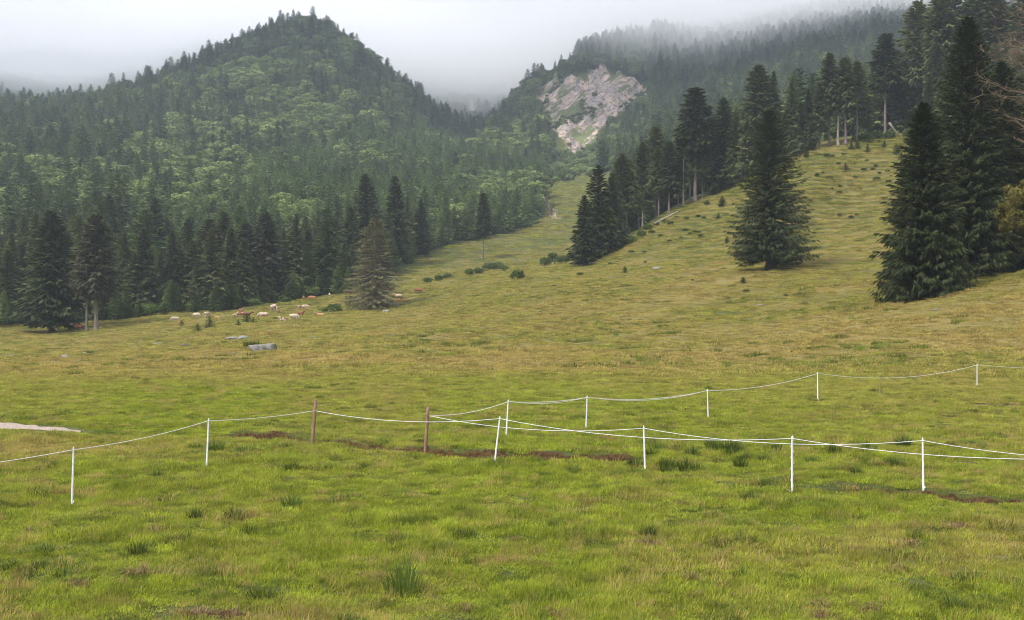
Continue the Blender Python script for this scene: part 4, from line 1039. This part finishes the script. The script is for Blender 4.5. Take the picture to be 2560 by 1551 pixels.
# ------------------------------------------------------------------ rocks
def rock_mesh(name, mat, seed, flat=.5, sub=3, slab=False):
    bm = bmesh.new(); bmesh.ops.create_icosphere(bm, subdivisions=sub, radius=1.0); r = np.random.default_rng(seed)
    cuts = unit(r.normal(0, 1, (9, 3))); off = r.uniform(.55, .9, 9)
    for v in bm.verts:
        c = np.array(v.co)
        for q, o_ in zip(cuts, off):
            e = c @ q
            if e > o_: c = c - q * (e - o_) * .9
        nz = float(fbm(np.array([c[0] * 2.2 + c[2]]), np.array([c[1] * 2.2 + seed]), seed, 3)[0])
        c = c * (1 + .16 * nz)
        if slab: c[2] = np.sign(c[2]) * min(abs(c[2]), .55 + .12 * nz) + .10 * math.floor(c[0] * 2.5) / 2.5
        v.co = Vector((c[0], c[1], c[2] * flat))
    me = bpy.data.meshes.new(name); bm.to_mesh(me); bm.free(); me.materials.append(mat)
    return me
rocks = [rock_mesh('rock_%d' % i, M['rock'], 500 + i, .5) for i in range(5)]; dark_rocks = [rock_mesh('dark_rock_%d' % i, M['rock_dark'], 520 + i, .5) for i in range(3)]
slab = rock_mesh('rock_slab', M['rock'], 541, .42, 4, True)
def rock(px, py, w, label, group=None, hgt=1.0, dark=False, me=None, deep=.7, ry=0.0):
    p = hit(px, py); s = w / F * p.y / 2
    o = obj('rock', me or random.choice(dark_rocks if dark else rocks), loc=p + Vector((0, s * deep, s * .12 * hgt)), rot=(0, ry, random.uniform(-.4, .4)), scl=(s, s * deep, s * hgt)); return tag(o, label, 'rock', group)
for (x, y, w, lb, hg, dk) in ((160, 895, 34, 'tilted grey flat rock below the big dark spruce', .7, 0), (197, 903, 22, 'small pale flat rock beside the tilted grey rock', .5, 0), (389, 862, 28, 'low grey rock on the pasture below the bushy young spruce', .6, 0),
        (460, 866, 26, 'dark brown low boulder on the pasture', .8, 1), (575, 850, 34, 'pale left half of the split rock pile uphill of the long slab', .95, 0), (607, 849, 32, 'dark-streaked right half of the split rock pile uphill of the long slab', .9, 0), (584, 886, 18, 'small pale stone beside the long layered slab', .6, 0),
        (434, 840, 20, 'small brown stone below the cows by the wood', .6, 1), (780, 845, 22, 'flat grey stone on the pasture below the brownish spruce', .5, 0), (966, 781, 26, 'pale rounded rock beside the foot of the brownish spruce', .7, 0), (928, 773, 20, 'small pale rock under the branches of the brownish spruce', .7, 0),
        (1107, 950, 26, 'brown-grey rock half sunk behind the wooden fence posts', .6, 1), (1392, 716, 30, 'dark long rock on the meadow below the knoll tree line', .55, 1), (1646, 674, 30, 'pale long rock at the foot of the knoll slope', .7, 0), (1951, 665, 30, 'grey rock beside the trunk of the lone spruce', .6, 0), (2007, 643, 36, 'low grey rocks uphill of the lone spruce', .45, 0), (2062, 619, 26, 'angular blue-grey rock between the lone spruce and the dark group', .8, 0),
        (1905, 766, 26, 'grey mossy rock in the meadow below the lone spruce', .8, 0), (2343, 777, 18, 'small pale rock on the meadow below the dark spruce group', .9, 0), (2525, 898, 28, 'dark rock pair stone behind the last far white post', .6, 1), (559, 793, 14, 'pale rock between the white cows', .9, 0), (744, 774, 18, 'pale rock beside the pair of pied calves', .6, 0)):
    a, b = S(x, y); rock(a, b, w * .9625, lb, None, hg, bool(dk))
rock(*S(650, 880), 84, 'long layered pale slab with grass on top on the open pasture', None, 1.15, me=slab, deep=.45)
ST = 'small stones scattered over the pasture'
for (x, y, w) in ((210, 884, 16), (222, 883, 12), (237, 920, 10), (281, 821, 14), (398, 828, 18), (29, 936, 16), (979, 838, 14), (1253, 773, 10), (1253, 798, 12), (1541, 797, 12), (1052, 749, 12), (1805, 589, 12), (2218, 597, 12), (2172, 604, 10), (2398, 776, 14), (2505, 898, 12), (130, 842, 12), (300, 868, 10), (520, 905, 8), (700, 830, 12), (1060, 778, 10), (1420, 800, 9), (1700, 790, 10), (2100, 700, 10), (350, 815, 12), (830, 800, 8), (1130, 760, 8), (1190, 640, 8), (1310, 655, 8)):
    a, b = S(x, y); rock(a, b, w * .9625, 'small pale stone lying in the grass of the pasture', ST, .6)
for i in range(34):      # stony bed of the gully
    t = random.random(); a, b = np.interp(t, [0, .5, 1], [1302, 1322, 1340]) + random.uniform(-5, 6), np.interp(t, [0, .5, 1], [466, 492, 524])
    rock(a, b, random.uniform(3, 9), 'pale boulder in the stream bed of the valley gully', 'boulders in the valley gully', .9)
# tufts on the long slab, mole hills
p = hit(*S(640, 872)); s_ = 84 / F * p.y / 2
for dx in (-.75, -.5, -.3, -.05):
    o = obj('grass_tuft', rush_protos[1], loc=p + Vector((dx * s_, s_ * .75, s_ * .1)), scl=(1.0, 1.0, 1.1)); tag(o, 'tuft of grass growing behind the long layered slab', 'grass tuft', 'tufts at the long slab')
mound = rock_mesh('mound', M['soil'], 561, .45)
for (x, y, w, lb) in ((219, 1040, 18, 'dark earth mound in the grass beyond the gravel track'), (250, 1042, 9, 'tiny earth mound beside the larger one beyond the gravel track'), (602, 1543, 32, 'dark clod of earth at the mown lower edge of the field'), (635, 1258, 9, 'small dark clod in the near grass below the brown fence posts')):
    a, b = S(x, y); rock(a, b, w, lb, None, .8, me=mound)['category'] = 'earth mound'
# ------------------------------------------------------------------ rope fence
def pt(px, py, d): return Vector(((px - CX) / F * d, d, (CY - py) / F * d))
post_pos = {}
def plastic_post(key, top, base, label):
    p = hit(*base); t = pt(*top, p.y); h = (t - p).length; ax = (t - p).normalized()
    mb = MB()
    mb.tube([(0, 0, -.12), (0, 0, .0), (0, 0, h * .5), (0, 0, h * .97), (0, 0, h)], [.012, .021, .019, .0165, .012], 6)
    o = obj('fence_post', None, loc=p); o.rotation_euler = ax.to_track_quat('Z', 'Y').to_euler()
    obj('shaft', mb.mesh('shaft', M['plastic']), o)
    mb = MB()
    for i in range(9):
        z = h * (.12 + .1 * i); s = 1 if i % 2 else -1
        mb.box((s * .024, 0, z), (.011, .006, .004)); mb.box((s * .033, 0, z + .010), (.003, .006, .012))
    obj('rope_lugs', mb.mesh('rope_lugs', M['plastic']), o)
    mb = MB(); mb.tube([(-.012, 0, h - .06), (-.024, 0, h - .05), (-.024, 0, h - .01), (-.008, 0, h + .012), (.006, 0, h)], [.005] * 5, 5)
    obj('top_hook', mb.mesh('top_hook', M['plastic']), o)
    mb = MB(); mb.box((.045, 0, .035), (.04, .010, .006)); mb.box((.082, 0, .05), (.005, .010, .02))
    obj('step_foot', mb.mesh('step_foot', M['plastic']), o)
    tag(o, label, 'fence post'); post_pos[key] = p + ax * (h - .045)
def wooden_post(key, top, base, label, rope_frac):
    p = hit(*base); t = pt(*top, p.y); h = (t - p).length; ax = (t - p).normalized()
    mb = MB(); mb.tube([(0, 0, -.3), (0, 0, 0), (.004, 0, h * .4), (-.003, 0, h * .8), (0, 0, h - .012), (0, 0, h)], [.04, .046, .043, .041, .040, .032], 10)
    o = obj('wooden_post', None, loc=p); o.rotation_euler = ax.to_track_quat('Z', 'Y').to_euler()
    obj('stake', mb.mesh('stake', M['post_wood'], True), o)
    z = h * rope_frac; mb = MB(); mb.tube([(.03, 0, z), (.075, 0, z)], [.012, .016], 7); mb.tube([(.075 + .022 * math.cos(a), 0, z + .022 * math.sin(a)) for a in np.linspace(0, 6.0, 9)], .006, 5)
    mb.tube([(-.03, 0, z), (-.085, 0, z - .005)], [.012, .010], 6)
    obj('insulator', mb.mesh('insulator', M['black']), o)
    tag(o, label, 'fence post'); post_pos[key] = p + ax * z
plastic_post('P1', (177, 1077), (173, 1216), 'white plastic fence post in the dry grass nearest the gravel track')
plastic_post('P2', (502, 1008), (497, 1128), 'white plastic fence post between the gravel track and the brown wooden posts')
wooden_post('W1', (760, 962), (751, 1077), 'taller brown wooden fence post carrying a single rope', .77)
wooden_post('W2', (1030, 980), (1024, 1088), 'shorter brown wooden fence post with black insulators where ropes branch off', .79)
plastic_post('P3', (1203, 1003), (1190, 1118), 'tilted white plastic fence post beside the muddy ditch')
plastic_post('P4', (1549, 1026), (1552, 1132), 'white plastic fence post at the end of the muddy ditch among rushes')
plastic_post('P5', (1906, 1050), (1906, 1187), 'thick white plastic fence post with step foot where the earth scar starts')
plastic_post('P6', (2220, 1055), (2222, 1178), 'white plastic fence post just behind the dark earth scar')
plastic_post('Q1', (1223, 963), (1218, 1050), 'white plastic fence post of the far line right behind the tilted post')
plastic_post('Q2', (1413, 953), (1410, 1033), 'second white post of the far fence line from the brown wooden post')
plastic_post('Q3', (1702, 937), (1704, 1008), 'third white post of the far fence line from the brown wooden post')
plastic_post('Q4', (1967, 896), (1968, 966), 'white post of the far fence line beside the thin grey stake')
plastic_post('Q5', (2351, 876), (2351, 932), 'last white post of the far fence line, near the muddy patch')
p = hit(2117, 965); mb = MB(); hh = 62 / F * p.y
mb.tube([(0, 0, -.2), (0, 0, hh * .5), (.006, 0, hh)], [.014, .012, .010], 6)
o = obj('grey_stake', mb.mesh('grey_stake', M['stake']), loc=p); tag(o, 'thin grey wooden stake in the far fence line', 'stake')
def rope(label, pts, sags, r=.0058):
    P = []
    for i, (a, b) in enumerate(zip(pts[:-1], pts[1:])):
        L = (b - a).length; k = 14
        for j in range(k + (i == len(pts) - 2)):
            t = j / k; q = a.lerp(b, t); q = q - Vector((0, 0, 4 * sags[i] * t * (1 - t))); P.append(q)
    mb = MB(); mb.tube([tuple(q) for q in P], r, 6, True)
    o = obj('fence_rope', mb.mesh('fence_rope', M['rope'], True)); tag(o, label, 'rope')
pp = post_pos
def off(v, x=0.0, y=0.0, z=0.0): return v + Vector((x, y, z))
rope('white rope running from the gravel track over the taller wooden post to the right', [pt(-330, 1150, 20.5), off(pp['P1'], 0, -.03), off(pp['P2'], 0, -.03), off(pp['W1'], 0, -.055), off(pp['P3'], 0, -.03), off(pp['P5'], 0, -.03), pt(2800, 1098, 21.5)], [.05, .07, .05, .17, .20, .20, .12])
rope('white rope leading from the shorter wooden post along the rear posts by the ditch', [off(pp['W2'], .06, -.02), off(pp['P4'], 0, -.03), off(pp['P6'], 0, -.03), pt(2800, 1108, 22.5)], [.19, .20, .12])
rope('white rope of the far fence line rising to the muddy patch', [off(pp['W2'], .08, .02), off(pp['Q1'], 0, -.03), off(pp['Q2'], 0, -.03), off(pp['Q3'], 0, -.03), off(pp['Q4'], 0, -.03), off(pp['Q5'], 0, -.03), pt(2800, 892, 62)], [.10, .07, .16, .16, .36, .12], .0070)
rope('second slacker white rope hung just under the far fence rope', [off(pp['Q1'], 0, .03), off(pp['Q2'], 0, .03), off(pp['Q3'], 0, .03)], [.115, .20], .0055)

# ------------------------------------------------------------------ cattle
def cow_mesh(name, pose):
    """one continuous skinned body, length along +X (head at +X)"""
    V = []; E = []; Rr = []
    def v(co, r): V.append(co); Rr.append(r if isinstance(r, tuple) else (r, r)); return len(V) - 1
    def chain(ids):
        for a, b in zip(ids[:-1], ids[1:]): E.append((a, b))
    dz = -.62 if pose == 'lying' else 0.0
    pel = v((-.72, 0, 1.12 + dz), (.27, .30)); mid = v((-.15, 0, 1.04 + dz), (.34, .40)); che = v((.42, 0, 1.04 + dz), (.30, .38)); wit = v((.72, 0, 1.16 + dz), (.20, .28))
    rump = v((-.95, 0, 1.16 + dz), (.16, .19))
    chain([rump, pel, mid, che, wit])
    if pose == 'grazing': nk = [(.98, 0, 1.00), (1.18, 0, .66), (1.28, .02, .36), (1.36, .02, .14)]
    elif pose == 'lying': nk = [(.95, 0, .78), (1.12, .02, 1.0), (1.34, .03, .98), (1.56, .03, .86)]
    else: nk = [(.98, 0, 1.30), (1.18, 0, 1.48), (1.40, .03, 1.42), (1.64, .04, 1.26)]
    n = [v(q, r) for q, r in zip(nk, ((.15, .21), (.13, .15), (.13, .14), (.08, .09)))]
    chain([wit] + n)
    hd = nk[1]
    for s in (-1, 1):
        e = v((hd[0] + .04, s * .22, hd[2] + .05), .035); e2 = v((hd[0], s * .34, hd[2] + .0), .045); chain([n[1], e, e2])
        h = v((hd[0], s * .10, hd[2] + .17), .03); h2 = v((hd[0] + .05, s * .17, hd[2] + .27), .015); chain([n[1], h, h2])
    for s in (-1, 1):
        if pose == 'lying':
            a = [v((-.62, s * .30, .34), .17), v((-.30, s * .44, .16), .10), v((-.62, s * .50, .09), .06), v((-.25, s * .52, .06), .05)]; chain([pel] + a)
            a = [v((.58, s * .24, .26), .12), v((.86, s * .26, .12), .08), v((.62, s * .30, .07), .05)]; chain([che] + a)
        else:
            st = .07 * s
            a = [v((-.74, s * .20, .86), (.15, .19)), v((-.66 + st, s * .20, .62), .09), v((-.84 + st, s * .19, .42), .062), v((-.78 + st, s * .19, .14), .048), v((-.75 + st, s * .19, .02), .062)]; chain([pel] + a)
            a = [v((.56, s * .19, .80), (.11, .14)), v((.56 - st, s * .18, .50), .072), v((.57 - st, s * .18, .30), .055), v((.56 - st, s * .18, .12), .045), v((.59 - st, s * .18, .02), .060)]; chain([che] + a)
    tl = [v((-1.08, 0, 1.12 + dz), .04), v((-1.12, 0, max(.75 + dz, .12)), .028), v((-1.13, .02, max(.45 + dz, .07)), .05)]; chain([rump] + tl)
    me = bpy.data.meshes.new(name + '_bones'); me.from_pydata(V, E, [])
    o = bpy.data.objects.new(name + '_bones', me); COL.objects.link(o)
    o.modifiers.new('skin', 'SKIN'); sd = o.modifiers.new('sub', 'SUBSURF'); sd.levels = 2; sd.render_levels = 2
    if not me.skin_vertices: me.attributes.new('x', 'FLOAT', 'POINT')
    sk = me.skin_vertices[0].data
    for i, r in enumerate(Rr): sk[i].radius = r
    sk[0].use_root = True
    dg = bpy.context.evaluated_depsgraph_get(); ev = o.evaluated_get(dg)
    out = bpy.data.meshes.new_from_object(ev); out.name = name
    bpy.data.objects.remove(o); bpy.data.meshes.remove(me)
    out.polygons.foreach_set('use_smooth', np.ones(len(out.polygons), bool)); out.materials.clear()
    return out
def mat_cow(name, body, patch, lo, hi, head=None, leg=None, seed=0.0):
    m, nt, n, l = new_mat(name); h = N(nt)
    tc = h.node('ShaderNodeTexCoord').outputs['Object']
    mp = h.node('ShaderNodeMapping'); mp.inputs['Location'].default_value = (seed, seed * 2, 0); l.new(tc, mp.inputs[0])
    f = h.ramp(h.noise(mp.outputs[0], 1.5, 2, .4), lo, hi)
    c = h.mix(f, body, patch)
    sp = h.node('ShaderNodeSeparateXYZ'); l.new(tc, sp.inputs[0])
    if head: c = h.mix(h.ramp(sp.outputs[0], 1.16, 1.26), c, head)
    if leg: c = h.mix(h.ramp(sp.outputs[2], .46, .36), c, leg)
    fine = h.noise(tc, 14, 3, .6)
    h.bsdf(h.mix(h.math('MULTIPLY', fine, .3), c, (.2, .13, .09)), .75)
    return m
WHITE, CREAM, RED, BROWN, DARK, TAN = (.52, .43, .33), (.50, .36, .22), (.22, .070, .030), (.22, .085, .04), (.12, .055, .03), (.45, .22, .10)
CM = {'white': mat_cow('white_hide', WHITE, CREAM, .55, .70, head=(.42, .22, .12), seed=1), 'cream': mat_cow('cream_hide', WHITE, TAN, .52, .60, seed=3), 'pied': mat_cow('pied_hide', WHITE, RED, .48, .52, head=WHITE, leg=WHITE, seed=5),
      'red': mat_cow('red_hide', RED, TAN, .55, .75, head=WHITE, leg=(.5, .36, .25), seed=7), 'orange': mat_cow('orange_hide', (.36, .15, .06), TAN, .5, .7, seed=9), 'brown': mat_cow('brown_hide', BROWN, DARK, .45, .65, seed=11), 'dark': mat_cow('dark_brown_hide', DARK, BROWN, .5, .7, seed=13), 'tan': mat_cow('tan_hide', TAN, CREAM, .5, .7, seed=15)}
POSE = {k: cow_mesh('cow_' + k, k) for k in ('standing', 'grazing', 'lying')}
_cowm = {}
def cow(x, y, pose, hide, ang, label, s=1.0, calf=False):
    a, b = S(x, y); p = hit(a, b); s = s * .82
    key = (pose, hide)
    if key not in _cowm:
        me = POSE[pose].copy(); me.materials.append(CM[hide]); _cowm[key] = me
    o = obj('calf' if calf else 'cow', _cowm[key], loc=p - Vector((0, 0, .03)), rot=(0, 0, math.radians(ang)), scl=(s, s, s)); tag(o, label, 'calf' if calf else 'cow')
# angle: 180 faces left, 0 right, 90 away
cow(195.5, 829, 'standing', 'red', 172, 'red-brown cow with white face standing beside the two grey trunks', 1.2)
cow(438, 806, 'grazing', 'white', 200, 'white cow with brownish head grazing apart at the lower end of the herd', .9)
cow(491, 797, 'grazing', 'white', -25, 'white cow grazing with lowered head near the wood edge', .95)
cow(518, 796, 'grazing', 'cream', 65, 'pale cow seen from behind next to the grazing white cow', 1.0)
cow(544, 797, 'lying', 'tan', 170, 'cream calf lying in the grass below the pale rock', .6, True)
cow(584, 796, 'standing', 'cream', 80, 'small cream calf standing behind the brown cows', .62, True)
cow(602, 788, 'standing', 'orange', 75, 'orange-brown cow behind the pair of brown cows', .95)
cow(600, 794, 'grazing', 'pied', 150, 'brown cow with white face beside the dark brown cow', .9)
cow(617, 797, 'standing', 'dark', 20, 'dark brown cow standing sideways behind the little sapling', .92)
cow(658, 798, 'grazing', 'cream', 176, 'cream cow with tan patches standing sideways on the open pasture', 1.05)
cow(684, 779, 'grazing', 'pied', -50, 'big white and red-brown cow standing uphill near the wood', 1.22)
cow(697, 783, 'standing', 'orange', -60, 'little brown calf beside the big white and red-brown cow', .55, True)
cow(753, 776, 'standing', 'pied', 195, 'pied calf nearer the pale rock of the pied pair', .8, True)
cow(763, 775, 'grazing', 'cream', -20, 'paler patched cow of the pied pair', .85)
cow(709, 803, 'lying', 'pied', 175, 'brown and white calf lying low in the grass downhill', .85, True)
cow(735, 801, 'grazing', 'white', -8, 'white cow with brown flecks grazing beside the brown cow downhill', .92)
cow(752, 793, 'standing', 'brown', -35, 'brown cow standing behind the white flecked cow', .85)
cow(801, 791, 'lying', 'tan', 178, 'tan cow lying beside the dark bush', .8)
cow(759, 753, 'standing', 'orange', 95, 'reddish cow seen from behind at the wood edge', .8)
cow(780, 753, 'grazing', 'orange', 180, 'reddish orange cow grazing sideways at the wood edge', .98)
cow(824, 745, 'standing', 'cream', 100, 'pale calf seen from behind at the crest beside the wood', .8, True)
cow(874, 738, 'standing', 'brown', 30, 'brown cow behind the outer branches of the brownish spruce', .95)
cow(975, 735, 'standing', 'red', 150, 'red-brown cow half hidden behind the brownish spruce', 1.0)
cow(996, 748, 'standing', 'cream', 180, 'cream cow right behind the lying tan cow by the brownish spruce', .85)
cow(1001, 754, 'lying', 'orange', 178, 'tan cow lying beside the brownish spruce', .85)
cow(1046, 735, 'grazing', 'red', 180, 'reddish cow grazing alone uphill of the brownish spruce', .95)

# ------------------------------------------------------------------ air and cloud
def volume_mat(name, col, density, aniso):
    m, nt, n, l = new_mat(name); h = N(nt)
    pv = h.node('ShaderNodeVolumePrincipled'); pv.inputs['Color'].default_value = (*col, 1); pv.inputs['Density'].default_value = density; pv.inputs['Anisotropy'].default_value = aniso
    o = h.node('ShaderNodeOutputMaterial'); l.new(pv.outputs[0], o.inputs['Volume'])
    return m
def closed_sheet(name, x0, x1, y0, y1, nx, ny, zlow, ztop, mat):
    xs, ys = np.linspace(x0, x1, nx), np.linspace(y0, y1, ny)
    X, Y = np.meshgrid(xs, ys, indexing='ij'); zl = zlow(X, Y); n = nx * ny
    v = np.vstack([np.c_[X.ravel(), Y.ravel(), zl.ravel()], np.c_[X.ravel(), Y.ravel(), np.full(n, ztop)]])
    i = np.arange(n).reshape(nx, ny)
    lo = np.stack([i[:-1, :-1], i[:-1, 1:], i[1:, 1:], i[1:, :-1]], -1).reshape(-1, 4)
    f = [lo, lo[:, ::-1] + n]
    for e, fl in ((i[0, :], 0), (i[-1, :], 1), (i[:, 0], 1), (i[:, -1], 0)):
        q = np.stack([e[:-1], e[:-1] + n, e[1:] + n, e[1:]], -1)
        f.append(q if fl else q[:, ::-1])
    return mesh_from(name, v, np.vstack(f), mat)
_gv = np.empty(len(ground.data.vertices) * 3, np.float32); ground.data.vertices.foreach_get('co', _gv); GMIN, GMAX = float(_gv[2::3].min()), float(_gv[2::3].max())
print('ground z', GMIN, GMAX)
HZ = obj('haze', closed_sheet('haze', -1960, 1960, -1960, 1960, 2, 2, lambda X, Y: np.full(X.shape, GMIN - 1.0), max(GMAX + 40.0, 380.0), volume_mat('pale_air', (.78, .87, 1.0), 0.00018, .2)))
HZ['kind'] = 'stuff'
cloud_mat = volume_mat('cloud_mist', (1.0, 1.0, 1.0), 0.0013, .2)
for k in range(6):
    def low(X, Y, k=k):
        z = 196 + 13 * k + 26 * fbm(X / 190, Y / 230, 81, 3) + 9 * fbm(X / 55, Y / 70, 83 + k, 3)
        z += 58 * np.exp(-(((X + 190) / 150)**2 + ((Y - 940) / 150)**2)) + 30 * np.exp(-(((X + 330) / 160)**2 + ((Y - 900) / 160)**2))
        z -= 18 * sstep(70, 220, X)
        z += 25 * sstep(1050, 1350, Y) - 24 * np.exp(-(((X - 130) / 130)**2 + ((Y - 1050) / 190)**2)) - 52 * np.exp(-(((X + 40) / 120)**2 + ((Y - 1200) / 150)**2))
        z += 150 * (1 - sstep(740, 890 + 40 * fbm(X / 90, Y / 90, 89, 2), Y))
        return np.minimum(z, 323 + 3 * k)
    o = obj('cloud_bank', closed_sheet('cloud_bank', -1500, 1500, 740, 1900, 130, 100, low, 326 + 3 * k, cloud_mat)); o['kind'] = 'stuff'
print('OBJECTS', len(scene.objects), 'MESH TRIS', sum(len(m.polygons) * 2 for m in bpy.data.meshes))
